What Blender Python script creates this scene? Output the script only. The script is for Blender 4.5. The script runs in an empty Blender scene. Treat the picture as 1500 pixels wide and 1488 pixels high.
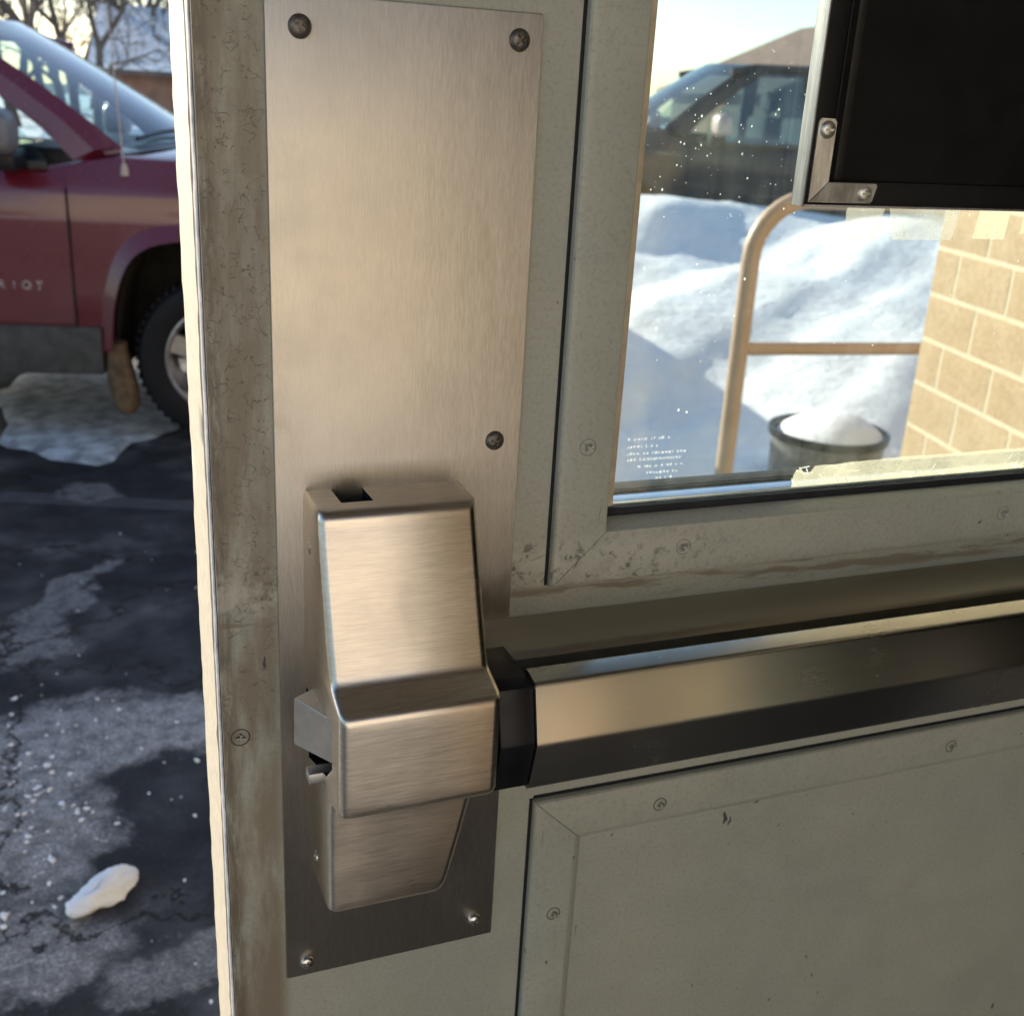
import bpy, bmesh, math, random
from mathutils import Vector, Matrix
random.seed(7)
R = math.radians
scene = bpy.context.scene
COL = scene.collection

# ------------------------------------------------------------------ camera, sky, sun, exposure
SUN_EL = 20.0
SUN_AZ = -27.0                      # degrees from +Y towards +X
cam_d = bpy.data.cameras.new('camera')
cam = bpy.data.objects.new('camera', cam_d); COL.objects.link(cam)
right = Vector((0.933, -0.3559, 0.0529)); up = Vector((0.0777, 0.3429, 0.9362))
fwd = Vector((0.3513, 0.8694, -0.3476)).normalized()
right = (right - fwd*right.dot(fwd)).normalized(); up = right.cross(fwd)
m = Matrix((right, up, -fwd)).transposed().to_4x4()
m.translation = Vector((-0.0496, -0.5, 1.38))
cam.matrix_world = m
cam_d.sensor_width = 36; cam_d.lens = 36*1600/1500
cam_d.clip_start = 0.02; cam_d.clip_end = 600
cam_d.dof.use_dof = True; cam_d.dof.focus_distance = 0.56; cam_d.dof.aperture_fstop = 15
scene.camera = cam

world = bpy.data.worlds.new('World'); scene.world = world; world.use_nodes = True
wn = world.node_tree.nodes; wl = world.node_tree.links
bg = wn['Background']; bg.inputs['Strength'].default_value = 0.11
sky = wn.new('ShaderNodeTexSky'); sky.sky_type = 'NISHITA'; sky.sun_disc = False
sky.sun_elevation = R(SUN_EL); sky.sun_rotation = R(SUN_AZ % 360)
sky.air_density = 1.0; sky.dust_density = 0.5; sky.ozone_density = 2.0
wl.new(sky.outputs['Color'], bg.inputs['Color'])

sun_d = bpy.data.lights.new('sun', 'SUN'); sun_d.energy = 4.4; sun_d.angle = R(0.55)
sun_d.color = (1.0, 0.89, 0.74)
sun = bpy.data.objects.new('sun', sun_d); COL.objects.link(sun)
sdir = Vector((math.sin(R(SUN_AZ))*math.cos(R(SUN_EL)), math.cos(R(SUN_AZ))*math.cos(R(SUN_EL)), math.sin(R(SUN_EL))))
sun.rotation_euler = sdir.to_track_quat('Z', 'Y').to_euler()
sun.location = sdir*20

scene.view_settings.view_transform = 'Standard'; scene.view_settings.look = 'None'
scene.view_settings.gamma = 1; scene.view_settings.use_curve_mapping = False
scene.view_settings.exposure = 1.4
scene.render.engine = 'CYCLES'
scene.cycles.max_bounces = 10; scene.cycles.diffuse_bounces = 5; scene.cycles.glossy_bounces = 5
scene.cycles.transparent_max_bounces = 16

# ------------------------------------------------------------------ material helpers
class NT:
    def __init__(s, name):
        s.m = bpy.data.materials.new(name); s.m.use_nodes = True
        s.t = s.m.node_tree; s.n = s.t.nodes; s.l = s.t.links
        s.b = s.n['Principled BSDF']; s.out = s.n['Material Output']
        s.pos = s.n.new('ShaderNodeNewGeometry').outputs['Position']
    def objco(s):
        return s.n.new('ShaderNodeTexCoord').outputs['Object']
    def set(s, node, key, v):
        if isinstance(v, bpy.types.NodeSocket): s.l.new(v, node.inputs[key])
        else: node.inputs[key].default_value = v
    def map(s, vec, scale=(1,1,1), loc=(0,0,0), rot=(0,0,0)):
        n = s.n.new('ShaderNodeMapping'); s.l.new(vec, n.inputs[0])
        n.inputs['Scale'].default_value = scale; n.inputs['Location'].default_value = loc; n.inputs['Rotation'].default_value = rot
        return n.outputs[0]
    def noise(s, vec, scale=5, detail=4, rough=.55, dist=0):
        n = s.n.new('ShaderNodeTexNoise'); s.l.new(vec, n.inputs['Vector'])
        n.inputs['Scale'].default_value = scale; n.inputs['Detail'].default_value = detail
        n.inputs['Roughness'].default_value = rough; n.inputs['Distortion'].default_value = dist
        return n.outputs['Fac']
    def voro(s, vec, scale=5, feature='F1', rand=1):
        n = s.n.new('ShaderNodeTexVoronoi'); n.feature = feature; s.l.new(vec, n.inputs['Vector'])
        n.inputs['Scale'].default_value = scale; n.inputs['Randomness'].default_value = rand
        return n.outputs['Distance']
    def ramp(s, f, a, b, lo=0., hi=1.):
        n = s.n.new('ShaderNodeMapRange'); n.interpolation_type = 'SMOOTHSTEP'
        s.set(n, 0, f); n.inputs[1].default_value = a; n.inputs[2].default_value = b
        n.inputs[3].default_value = lo; n.inputs[4].default_value = hi
        return n.outputs[0]
    def math(s, op, a, b=0., c=0.):
        n = s.n.new('ShaderNodeMath'); n.operation = op
        s.set(n, 0, a); s.set(n, 1, b)
        if op in ('MULTIPLY_ADD', 'COMPARE'): s.set(n, 2, c)
        return n.outputs[0]
    def mix(s, f, a, b, mode='MIX'):
        n = s.n.new('ShaderNodeMix'); n.data_type = 'RGBA'; n.blend_type = mode
        s.set(n, 0, f)
        for k, v in ((6, a), (7, b)):
            if isinstance(v, bpy.types.NodeSocket): s.l.new(v, n.inputs[k])
            else: n.inputs[k].default_value = (*v, 1) if len(v) == 3 else v
        return n.outputs[2]
    def bump(s, h, strength=.2, dist=.01, normal=None):
        n = s.n.new('ShaderNodeBump'); n.inputs['Strength'].default_value = strength; n.inputs['Distance'].default_value = dist
        s.l.new(h, n.inputs['Height'])
        if normal: s.l.new(normal, n.inputs['Normal'])
        return n.outputs[0]
    def P(s, **kw):
        names = dict(color='Base Color', rough='Roughness', metal='Metallic', normal='Normal', spec='Specular IOR Level',
                     coat='Coat Weight', coat_rough='Coat Roughness', trans='Transmission Weight', ior='IOR', sss='Subsurface Weight',
                     alpha='Alpha', aniso='Anisotropic')
        for k, v in kw.items():
            if k == 'color' and not isinstance(v, bpy.types.NodeSocket): v = (*v, 1)
            s.set(s.b, names[k], v)
        return s.m

def plain(name, color, rough=.5, metal=0., var=.12, scale=30, **kw):
    t = NT(name); f = t.noise(t.pos, scale, 5)
    c = t.mix(t.ramp(f, .3, .7), tuple(x*(1-var) for x in color), tuple(min(1, x*(1+var)) for x in color))
    r = t.ramp(t.noise(t.pos, scale*1.7, 3), .3, .7, max(.02, rough-.06), rough+.06)
    return t.P(color=c, rough=r, metal=metal, **kw)

def make_door_paint():
    t = NT('door_paint')
    big = t.noise(t.pos, 5, 4, .6); mid = t.noise(t.pos, 38, 6, .65); fine = t.noise(t.pos, 420, 4, .6)
    c = t.mix(t.ramp(big, .35, .68), (.296, .305, .255), (.348, .340, .276))
    c = t.mix(t.ramp(mid, .35, .75, 0, .4), c, (.36, .37, .325))
    c = t.mix(t.ramp(fine, .45, .75, 0, .42), c, (.19, .185, .15))
    # grime band and crazed scratches on the latch stile
    sx = t.n.new('ShaderNodeSeparateXYZ'); t.l.new(t.pos, sx.inputs[0])
    stile = t.ramp(sx.outputs['X'], .034, .024)
    grime = t.math('MULTIPLY', stile, t.ramp(t.noise(t.map(t.pos, (60, 60, 14)), 1, 6, .65), .30, .58))
    c = t.mix(t.math('MULTIPLY', grime, .9), c, (.185, .152, .105))
    wv = t.n.new('ShaderNodeVectorMath'); wv.operation = 'ADD'
    nn = t.n.new('ShaderNodeTexNoise'); t.l.new(t.pos, nn.inputs['Vector']); nn.inputs['Scale'].default_value = 130; nn.inputs['Detail'].default_value = 3
    sc = t.n.new('ShaderNodeVectorMath'); sc.operation = 'SCALE'; t.l.new(nn.outputs['Color'], sc.inputs[0]); sc.inputs['Scale'].default_value = .011
    t.l.new(t.pos, wv.inputs[0]); t.l.new(sc.outputs[0], wv.inputs[1])
    e = t.voro(wv.outputs[0], 190, 'DISTANCE_TO_EDGE')
    lines = t.ramp(e, .05, .012)
    lines = t.math('MULTIPLY', lines, t.ramp(t.noise(t.pos, 150, 3, .6), .49, .56))
    lines = t.math('MULTIPLY', lines, t.math('MULTIPLY', stile, t.ramp(sx.outputs['Z'], 1.00, 1.16, .15, 1.)))
    c = t.mix(t.math('MULTIPLY', lines, .85), c, (.095, .08, .055))
    # chips showing dark primer
    chip = t.noise(t.map(t.pos, (1, 1, .55)), 150, 2, .5)
    chipm = t.math('MULTIPLY', t.ramp(chip, .722, .735), t.ramp(t.noise(t.pos, 9, 2), .47, .60))
    c = t.mix(chipm, c, (.055, .055, .05))
    # brown rubbed band just over the push rail
    band = t.math('MULTIPLY', t.ramp(sx.outputs['Z'], 1.134, 1.130), t.ramp(sx.outputs['Z'], 1.118, 1.122))
    band = t.math('MULTIPLY', band, t.ramp(t.noise(t.map(t.pos, (14, 14, 110)), 1, 5, .6), .46, .56))
    c = t.mix(t.math('MULTIPLY', band, .75), c, (.17, .135, .09))
    rub = t.math('MULTIPLY', t.ramp(sx.outputs['X'], .0085, .0035), t.ramp(t.noise(t.map(t.pos, (260, 260, 38)), 1, 6, .7), .40, .56))
    c = t.mix(t.math('MULTIPLY', rub, .8), c, (.12, .098, .07))
    patch = t.math('MULTIPLY', t.ramp(sx.outputs['Z'], 1.168, 1.150), t.ramp(sx.outputs['X'], .31, .22))
    patch = t.math('MULTIPLY', patch, t.ramp(sx.outputs['Z'], 1.130, 1.136))
    pf = t.math('MULTIPLY', patch, t.ramp(t.noise(t.pos, 170, 5, .7, .5), .55, .60))
    c = t.mix(t.math('MULTIPLY', pf, .85), c, (.07, .068, .058))
    c = t.mix(t.math('MULTIPLY', patch, t.ramp(t.noise(t.pos, 60, 4, .6), .4, .6, 0, .5)), c, (.46, .44, .37))
    scr = t.noise(t.map(t.pos, (420, 420, 30), rot=(0, .35, 0)), 1, 2, .5)
    scm = t.math('MULTIPLY', t.ramp(scr, .735, .76), t.ramp(t.noise(t.pos, 13, 3), .46, .6))
    c = t.mix(t.math('MULTIPLY', scm, .6), c, (.10, .095, .08))
    h = t.math('ADD', t.math('MULTIPLY', fine, .25), t.math('MULTIPLY', mid, .4))
    h = t.math('SUBTRACT', h, t.math('MULTIPLY', chipm, .5))
    h = t.math('SUBTRACT', h, t.math('MULTIPLY', lines, .3))
    return t.P(color=c, rough=t.ramp(mid, .3, .7, .36, .52), normal=t.bump(h, .25, .0012), spec=.45)

def make_steel(name, color, brush, rough=.34, streak=.12, bump=.06, spread=None, rv=.06, smudge=.05):
    t = NT(name)
    st = t.noise(t.map(t.pos, brush), 1, 3, .7); st2 = t.noise(t.map(t.pos, tuple(b*.23 for b in brush)), 1, 3, .6)
    cl = t.noise(t.pos, 16, 4, .6)
    f = t.math('ADD', t.math('MULTIPLY', st, .7), t.math('MULTIPLY', st2, .3))
    c = t.mix(t.ramp(f, .33, .67), tuple(x*(1-streak) for x in color), tuple(min(1, x*(1+streak)) for x in color))
    c = t.mix(t.ramp(cl, .45, .8, 0, .09), c, tuple(x*.72 for x in color))
    r = t.math('ADD', t.ramp(f, .3, .7, rough-rv, rough+rv), t.ramp(cl, .4, .7, 0, .05))
    # hand smudges and fine random scratches
    sm = t.ramp(t.noise(t.pos, 27, 5, .7, .6), .50, .75, 0, smudge)
    r = t.math('ADD', r, sm)
    if spread:
        v = t.n.new('ShaderNodeCombineXYZ')
        for k in range(3): v.inputs[k].default_value = spread[k]
        t.l.new(v.outputs[0], t.b.inputs['Tangent']); t.P(aniso=.75)
    return t.P(color=c, rough=r, metal=1., normal=t.bump(f, bump, .0006))

def make_glass(name, tint=(.94, .97, .96), ior=1.5, rough=0., dust=0.):
    t = NT(name)
    tr = t.n.new('ShaderNodeBsdfTransparent'); tr.inputs[0].default_value = (*tint, 1)
    gl = t.n.new('ShaderNodeBsdfGlossy'); gl.inputs['Roughness'].default_value = rough
    lw = t.n.new('ShaderNodeLayerWeight'); lw.inputs['Blend'].default_value = .5
    f0 = ((ior-1)/(ior+1))**2
    fr = t.math('MULTIPLY_ADD', t.math('POWER', lw.outputs['Facing'], 5.), 1-f0, f0)
    mx = t.n.new('ShaderNodeMixShader'); t.l.new(fr, mx.inputs[0]); t.l.new(tr.outputs[0], mx.inputs[1]); t.l.new(gl.outputs[0], mx.inputs[2])
    last = mx.outputs[0]
    if dust:
        df = t.n.new('ShaderNodeBsdfDiffuse'); df.inputs[0].default_value = (.8, .8, .78, 1)
        tl = t.n.new('ShaderNodeBsdfTranslucent'); tl.inputs[0].default_value = (.8, .8, .78, 1)
        dm = t.n.new('ShaderNodeMixShader'); t.l.new(df.outputs[0], dm.inputs[1]); t.l.new(tl.outputs[0], dm.inputs[2])
        st = t.noise(t.map(t.pos, (60, 60, 5)), 1, 5, .65); bl = t.noise(t.pos, 22, 6, .7)
        f = t.math('MULTIPLY', t.math('MULTIPLY', t.ramp(st, .35, .75), t.ramp(bl, .3, .75)), dust)
        m2 = t.n.new('ShaderNodeMixShader'); t.l.new(f, m2.inputs[0]); t.l.new(last, m2.inputs[1]); t.l.new(dm.outputs[0], m2.inputs[2]); last = m2.outputs[0]
    t.l.new(last, t.out.inputs['Surface']); t.n.remove(t.b)
    return t.m

def make_film(name, color, opacity, nscale=60, lo=.3, hi=.7):
    t = NT(name)
    tr = t.n.new('ShaderNodeBsdfTransparent')
    df = t.n.new('ShaderNodeBsdfDiffuse'); df.inputs[0].default_value = (*color, 1)
    tl = t.n.new('ShaderNodeBsdfTranslucent'); tl.inputs[0].default_value = (*color, 1)
    a = t.n.new('ShaderNodeMixShader'); a.inputs[0].default_value = .55; t.l.new(df.outputs[0], a.inputs[1]); t.l.new(tl.outputs[0], a.inputs[2])
    mx = t.n.new('ShaderNodeMixShader')
    f = t.ramp(t.noise(t.pos, nscale, 5, .65), lo, hi, opacity*.55, min(1, opacity*1.35))
    t.l.new(f, mx.inputs[0]); t.l.new(tr.outputs[0], mx.inputs[1]); t.l.new(a.outputs[0], mx.inputs[2])
    t.l.new(mx.outputs[0], t.out.inputs['Surface']); t.n.remove(t.b)
    return t.m

def make_snow():
    t = NT('snow')
    f = t.noise(t.pos, 14, 6, .6); g = t.noise(t.pos, 160, 3, .6)
    c = t.mix(t.ramp(f, .3, .7), (.83, .85, .88), (.90, .90, .91))
    h = t.math('ADD', f, t.math('MULTIPLY', g, .2))
    return t.P(color=c, rough=.75, normal=t.bump(h, .35, .05), spec=.2)

def make_asphalt():
    t = NT('asphalt')
    fine = t.noise(t.pos, 190, 4, .7); mid = t.noise(t.pos, 9, 5, .6); big = t.noise(t.pos, 1.6, 4, .6)
    c = t.mix(t.ramp(mid, .3, .7), (.010, .011, .014), (.026, .027, .031))
    c = t.mix(t.ramp(fine, .52, .72, 0, .6), c, (.075, .075, .08))
    agg = t.voro(t.pos, 95, 'F1')
    c = t.mix(t.ramp(agg, .30, .10, 0, .5), c, (.07, .068, .07))
    # dried salt crust: stains with shapes of their own
    blobs = [(-.16, 1.78, .30, .17, .3, 1.0), (-.24, 1.47, .17, .26, .1, .95), (.03, 1.80, .24, .13, -.15, 1.0), (-.30, 1.10, .24, .13, .1, .8),
             (-.27, 2.30, .16, .14, .5, .45), (-.15, 2.62, .06, .30, -.45, .42), (.05, 1.02, .16, .08, 0, .55), (-.08, 3.45, .10, .14, .2, .30),
             (-1.1, 1.6, .5, .4, .3, .8), (-1.4, 2.6, .7, .3, .1, .6), (-.9, .3, .5, .4, .2, .7)]
    dn = t.n.new('ShaderNodeTexNoise'); t.l.new(t.pos, dn.inputs['Vector']); dn.inputs['Scale'].default_value = 7; dn.inputs['Detail'].default_value = 9; dn.inputs['Roughness'].default_value = .66
    off = t.n.new('ShaderNodeVectorMath'); off.operation = 'MULTIPLY_ADD'
    t.l.new(dn.outputs['Color'], off.inputs[0]); off.inputs[1].default_value = (.36, .36, 0); t.l.new(t.pos, off.inputs[2])
    salt = None
    for bx, by, rx, ry, rot, w in blobs:
        mp = t.n.new('ShaderNodeMapping'); mp.vector_type = 'TEXTURE'; t.l.new(off.outputs[0], mp.inputs[0])
        mp.inputs['Location'].default_value = (bx+.18, by+.18, 0); mp.inputs['Rotation'].default_value = (0, 0, rot); mp.inputs['Scale'].default_value = (rx, ry, 1)
        ln = t.n.new('ShaderNodeVectorMath'); ln.operation = 'LENGTH'; t.l.new(mp.outputs[0], ln.inputs[0])
        b = t.ramp(ln.outputs['Value'], 1.12, .62, 0, w)
        salt = b if salt is None else t.math('MAXIMUM', salt, b)
    crust = t.math('MULTIPLY', t.ramp(t.noise(t.pos, 26, 8, .72), .36, .56, .30, 1.), t.ramp(t.noise(t.pos, 150, 5, .8), .40, .56, .40, 1.))
    salt = t.math('MULTIPLY', salt, crust)
    veil = t.math('MULTIPLY', t.ramp(big, .45, .7, 0, .16), t.ramp(mid, .3, .7))
    salt = t.math('MAXIMUM', salt, veil)
    c = t.mix(salt, c, (.82, .81, .82))
    # cracks
    wob = t.n.new('ShaderNodeVectorMath'); wob.operation = 'MULTIPLY_ADD'
    t.l.new(dn.outputs['Color'], wob.inputs[0]); wob.inputs[1].default_value = (.45, .45, 0); t.l.new(t.pos, wob.inputs[2])
    e = t.voro(t.map(wob.outputs[0], (1, 1, 0)), 1.25, 'DISTANCE_TO_EDGE')
    crack = t.ramp(e, .012, .003)
    c = t.mix(t.math('MULTIPLY', crack, .9), c, (.010, .010, .012))
    wet = t.math('MULTIPLY', t.ramp(big, .35, .55), t.math('SUBTRACT', 1., salt))
    r = t.math('SUBTRACT', .88, t.math('MULTIPLY', wet, .26))
    h = t.math('ADD', t.math('MULTIPLY', fine, .5), t.math('MULTIPLY', crust, t.math('MULTIPLY', salt, .8)))
    h = t.math('SUBTRACT', h, t.math('MULTIPLY', crack, 2.))
    return t.P(color=c, rough=r, normal=t.bump(h, .9, .010), spec=.3)

def make_block():
    t = NT('tan_block')
    o = t.n.new('ShaderNodeObjectInfo').outputs['Random']
    f = t.noise(t.pos, 90, 6, .7); g = t.noise(t.pos, 12, 4)
    c = t.mix(t.ramp(f, .32, .68), (.36, .245, .140), (.47, .335, .200))
    c = t.mix(t.ramp(g, .4, .7, 0, .35), c, (.48, .355, .225))
    c = t.mix(t.math('MULTIPLY', o, .25), c, (.39, .265, .155))
    return t.P(color=c, rough=.8, normal=t.bump(f, .35, .003))

def make_paint(name, color, dirt=(.10, .085, .08), rough=.22, dirt_amt=.5, dirt_top=.75, coat=.6):
    t = NT(name)
    oc = t.pos; sx = t.n.new('ShaderNodeSeparateXYZ'); t.l.new(oc, sx.inputs[0])
    low = t.ramp(sx.outputs['Z'], dirt_top+.25, dirt_top-.45)
    d = t.math('MULTIPLY', t.math('MULTIPLY', low, dirt_amt), t.ramp(t.noise(t.pos, 6, 6, .65), .25, .6))
    d = t.math('MAXIMUM', d, t.ramp(t.noise(t.pos, 30, 5, .6), .5, .8, 0, dirt_amt*.4))
    c = t.mix(d, color, dirt)
    r = t.math('ADD', rough, t.math('MULTIPLY', d, .5))
    return t.P(color=c, rough=r, coat=coat, coat_rough=.08, spec=.5)

M = {}
M['paint'] = make_door_paint()
M['edge'] = plain('edge_cream', (.44, .395, .31), .6, var=.10, scale=160)
M['edge_grey'] = plain('edge_grey', (.30, .30, .31), .5, var=.25, scale=220)
M['plate'] = make_steel('plate_steel', (.555, .500, .425), (1300, 1300, 110), .47, .13, .04, (1, 0, 0))
M['case'] = make_steel('case_steel', (.66, .59, .50), (80, 500, 1900), .29, .14, .004, (0, 0, 1), .02)
M['rail_steel'] = make_steel('rail_steel', (.50, .47, .40), (8, 900, 900), .34, .04, .0, (0, 0, 1), .01)
M['bar'] = make_steel('bar_steel', (.57, .56, .515), (8, 900, 900), .24, .03, .0, (0, 0, 1), .008, .012)
M['zinc'] = make_steel('zinc', (.74, .71, .64), (300, 300, 60), .46, .2)
M['latch'] = make_steel('latch_steel', (.52, .50, .47), (200, 200, 200), .42, .08)
M['alu'] = make_steel('aluminium', (.36, .36, .37), (900, 900, 25), .45, .2)
M['bronze'] = plain('dark_screw', (.13, .115, .10), .42, .7, .25, 500)
M['silver_screw'] = plain('silver_screw', (.60, .57, .53), .28, 1., .15, 500)
M['black'] = plain('black_plastic', (.006, .006, .008), .4, 0, .3, 60, spec=.25)
M['black_matte'] = plain('black_board', (.0035, .003, .003), .55, 0, .35, 25, spec=.25)
M['black_brown'] = plain('black_strip', (.012, .010, .009), .5, 0, .3, 90)
M['rubber'] = plain('rubber', (.007, .0075, .010), .65, 0, .2, 60, spec=.3)
M['lit_chamfer'] = plain('lit_chamfer_cream', (.46, .385, .27), .6, 0, .12, 120)
M['glass'] = make_glass('pane_glass', dust=.045)
M['film'] = make_film('old_tape', (.84, .79, .62), .36, 28, .2, .8)
M['film_white'] = make_film('torn_tape', (.90, .88, .82), .8, 180)
M['film_dark'] = make_film('tape_adhesive', (.66, .65, .58), .34, 40, .2, .8)
M['etch'] = make_film('etched_mark', (.95, .95, .95), .20, 300)
M['speck'] = make_film('dried_speck', (.92, .92, .90), .7, 300)
M['spacer'] = make_steel('spacer_metal', (.80, .83, .86), (30, 900, 900), .3, .06)
M['snow'] = make_snow()
M['ice'] = plain('grey_ice', (.40, .45, .47), .55, 0, .45, 14)
M['asphalt'] = make_asphalt()
M['concrete'] = plain('concrete', (.40, .37, .32), .8, 0, .15, 20)
M['stripe'] = make_film('worn_paint', (.75, .75, .75), .16, 26, .35, .7)
M['block'] = make_block()
M['mortar'] = plain('mortar', (.58, .49, .35), .85, 0, .08, 80)
M['rail'] = plain('tan_enamel', (.50, .34, .23), .45, 0, .06, 90)
M['red'] = make_paint('maroon_paint', (.125, .011, .022), (.10, .042, .042), .22, .65, .66)
M['darkcar'] = make_paint('dark_car_paint', (.010, .011, .015), (.040, .040, .045), .5, .6, .9, .1)
M['clad'] = plain('grey_cladding', (.050, .053, .055), .7, 0, .25, 20)
M['well'] = plain('wheel_well', (.018, .017, .015), .9, 0, .4, 14)
M['car_glass'] = make_glass('car_glass', (.62, .78, .78), 2.1)
M['rim'] = plain('alloy_rim', (.45, .42, .40), .35, .8, .15, 40)
M['mud'] = plain('mud_flap', (.105, .068, .036), .8, 0, .4, 30)
M['chrome'] = plain('chrome_badge', (.75, .74, .74), .18, 1., .05, 60)
M['mirror_grey'] = plain('mirror_shell', (.15, .15, .16), .4, 0, .2, 20)
M['mirror_beige'] = plain('mirror_beige', (.48, .40, .36), .35, 0, .1, 20)
M['seat'] = plain('seat_cloth', (.06, .06, .062), .9, 0, .2, 30)
M['bark'] = plain('bark', (.11, .085, .065), .9, 0, .3, 9)
M['housebrick'] = plain('house_brick', (.30, .15, .09), .85, 0, .2, 3)
M['houseroof'] = plain('house_shingle', (.16, .105, .08), .85, 0, .25, 2)
M['white'] = plain('white_trim', (.75, .75, .74), .5, 0, .05, 8)
M['window_dark'] = plain('window_dark', (.03, .035, .04), .08, 0, .2, 4)
M['bin'] = plain('bin_grey', (.17, .165, .16), .6, 0, .2, 25)
M['liner'] = plain('bin_liner', (.012, .012, .014), .4, 0, .3, 40)
M['interior'] = plain('interior_wall', (.045, .042, .036), .8, 0, .1, 5)
M['interior_floor'] = plain('interior_floor', (.03, .027, .025), .6, 0, .2, 8)
M['bounce_wing_wall'] = plain('bounce_wing_masonry', (.50, .44, .35), .85, 0, .12, 6)
M['soffit'] = plain('soffit', (.065, .050, .036), .8, 0, .1, 5)
M['steel_frame'] = plain('frame_paint', (.24, .24, .20), .45, 0, .1, 40)

# ------------------------------------------------------------------ object helpers
WM = {}
def reg(o, parent=None):
    COL.objects.link(o)
    if parent is not None:
        o.parent = parent
    return o
def put(o, parent, world_authored=True):
    """link o; when its mesh is written in world coordinates undo the parent's transform"""
    COL.objects.link(o)
    basis = o.matrix_basis.copy()
    if parent is not None:
        o.parent = parent
        if world_authored: o.matrix_parent_inverse = WM[parent.name].inverted()
        WM[o.name] = WM[parent.name] @ o.matrix_parent_inverse @ basis
    else:
        WM[o.name] = basis
    return o
def tag(o, label=None, cat=None, group=None, kind=None):
    if label: o['label'] = label
    if cat: o['category'] = cat
    if group: o['group'] = group
    if kind: o['kind'] = kind
    return o
def empty(name, loc=(0, 0, 0), rz=0., label=None, cat=None, group=None):
    o = bpy.data.objects.new(name, None); o.empty_display_size = .05
    o.location = loc; o.rotation_euler = (0, 0, rz)
    put(o, None); return tag(o, label, cat, group)
def from_bm(name, bm, mat, parent=None, wa=True, smooth=None, loc=None):
    bmesh.ops.recalc_face_normals(bm, faces=bm.faces)
    me = bpy.data.meshes.new(name); bm.to_mesh(me); bm.free()
    for mm in (mat if isinstance(mat, (list, tuple)) else [mat]): me.materials.append(mm)
    if smooth is not None:
        me.polygons.foreach_set('use_smooth', [True]*len(me.polygons))
        me.set_sharp_from_angle(angle=R(smooth))
    o = bpy.data.objects.new(name, me)
    if loc: o.location = loc
    return put(o, parent, wa)
def add_box(bm, x, y, z, bev=0., seg=2):
    vs = [bm.verts.new((a, b, c)) for a in x for b in y for c in z]
    fs = [(0, 1, 3, 2), (4, 6, 7, 5), (0, 4, 5, 1), (2, 3, 7, 6), (0, 2, 6, 4), (1, 5, 7, 3)]
    f = [bm.faces.new([vs[i] for i in q]) for q in fs]
    if bev:
        bmesh.ops.recalc_face_normals(bm, faces=f)
        es = list({e for q in f for e in q.edges})
        bmesh.ops.bevel(bm, geom=es, offset=bev, segments=seg, affect='EDGES', profile=.5)
    return vs
def box(name, x, y, z, mat, parent=None, bev=0., wa=True, seg=2):
    bm = bmesh.new(); add_box(bm, x, y, z, bev, seg)
    return from_bm(name, bm, mat, parent, wa, 40 if bev else None)
def add_prism(bm, poly, lo, hi, axis):
    """poly: 2-D points in the other two axes (in x,y,z order), extruded lo..hi along axis"""
    def p3(p, t):
        return {'x': (t, p[0], p[1]), 'y': (p[0], t, p[1]), 'z': (p[0], p[1], t)}[axis]
    a = [bm.verts.new(p3(p, lo)) for p in poly]; b = [bm.verts.new(p3(p, hi)) for p in poly]
    n = len(poly)
    fs = [bm.faces.new(a), bm.faces.new(b[::-1])]
    for i in range(n): fs.append(bm.faces.new((a[i], b[i], b[(i+1) % n], a[(i+1) % n])))
    return fs
def prism(name, poly, lo, hi, axis, mat, parent=None, bev=0., wa=True, seg=2):
    bm = bmesh.new(); fs = add_prism(bm, poly, lo, hi, axis)
    if bev:
        bmesh.ops.recalc_face_normals(bm, faces=bm.faces)
        bmesh.ops.bevel(bm, geom=list(bm.edges), offset=bev, segments=seg, affect='EDGES', profile=.5)
    return from_bm(name, bm, mat, parent, wa, 40 if bev else None)
def add_tube(bm, pts, rad, seg=10, caps=True):
    pts = [Vector(p) for p in pts]; n = len(pts)
    rads = rad if isinstance(rad, (list, tuple)) else [rad]*n
    rings = []; ref = None
    for i, p in enumerate(pts):
        d = (pts[min(i+1, n-1)] - pts[max(i-1, 0)]).normalized()
        if ref is None: ref = d.orthogonal().normalized()
        ref = (ref - d*ref.dot(d)).normalized(); b = d.cross(ref)
        rings.append([bm.verts.new(p + (ref*math.cos(t) + b*math.sin(t))*rads[i]) for t in [2*math.pi*k/seg for k in range(seg)]])
    for i in range(n-1):
        for k in range(seg):
            bm.faces.new((rings[i][k], rings[i][(k+1) % seg], rings[i+1][(k+1) % seg], rings[i+1][k]))
    if caps: bm.faces.new(rings[0][::-1]); bm.faces.new(rings[-1])
def tube(name, pts, rad, mat, parent=None, seg=12, wa=True):
    bm = bmesh.new(); add_tube(bm, pts, rad, seg)
    return from_bm(name, bm, mat, parent, wa, 50)
def add_lathe(bm, prof, seg=24, axis='y', closed=False):
    """prof: (radius, t) along axis"""
    rings = []
    for r, t in prof:
        ring = []
        for k in range(seg):
            a = 2*math.pi*k/seg; c, s = r*math.cos(a), r*math.sin(a)
            ring.append(bm.verts.new({'y': (c, t, s), 'z': (c, s, t), 'x': (t, c, s)}[axis]))
        rings.append(ring)
    m_ = len(rings)
    for i in range(m_ if closed else m_-1):
        A, B = rings[i], rings[(i+1) % m_]
        for k in range(seg): bm.faces.new((A[k], A[(k+1) % seg], B[(k+1) % seg], B[k]))
    if not closed:
        if prof[0][0] > 1e-6: bm.faces.new(rings[0])
        if prof[-1][0] > 1e-6: bm.faces.new(rings[-1][::-1])
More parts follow.
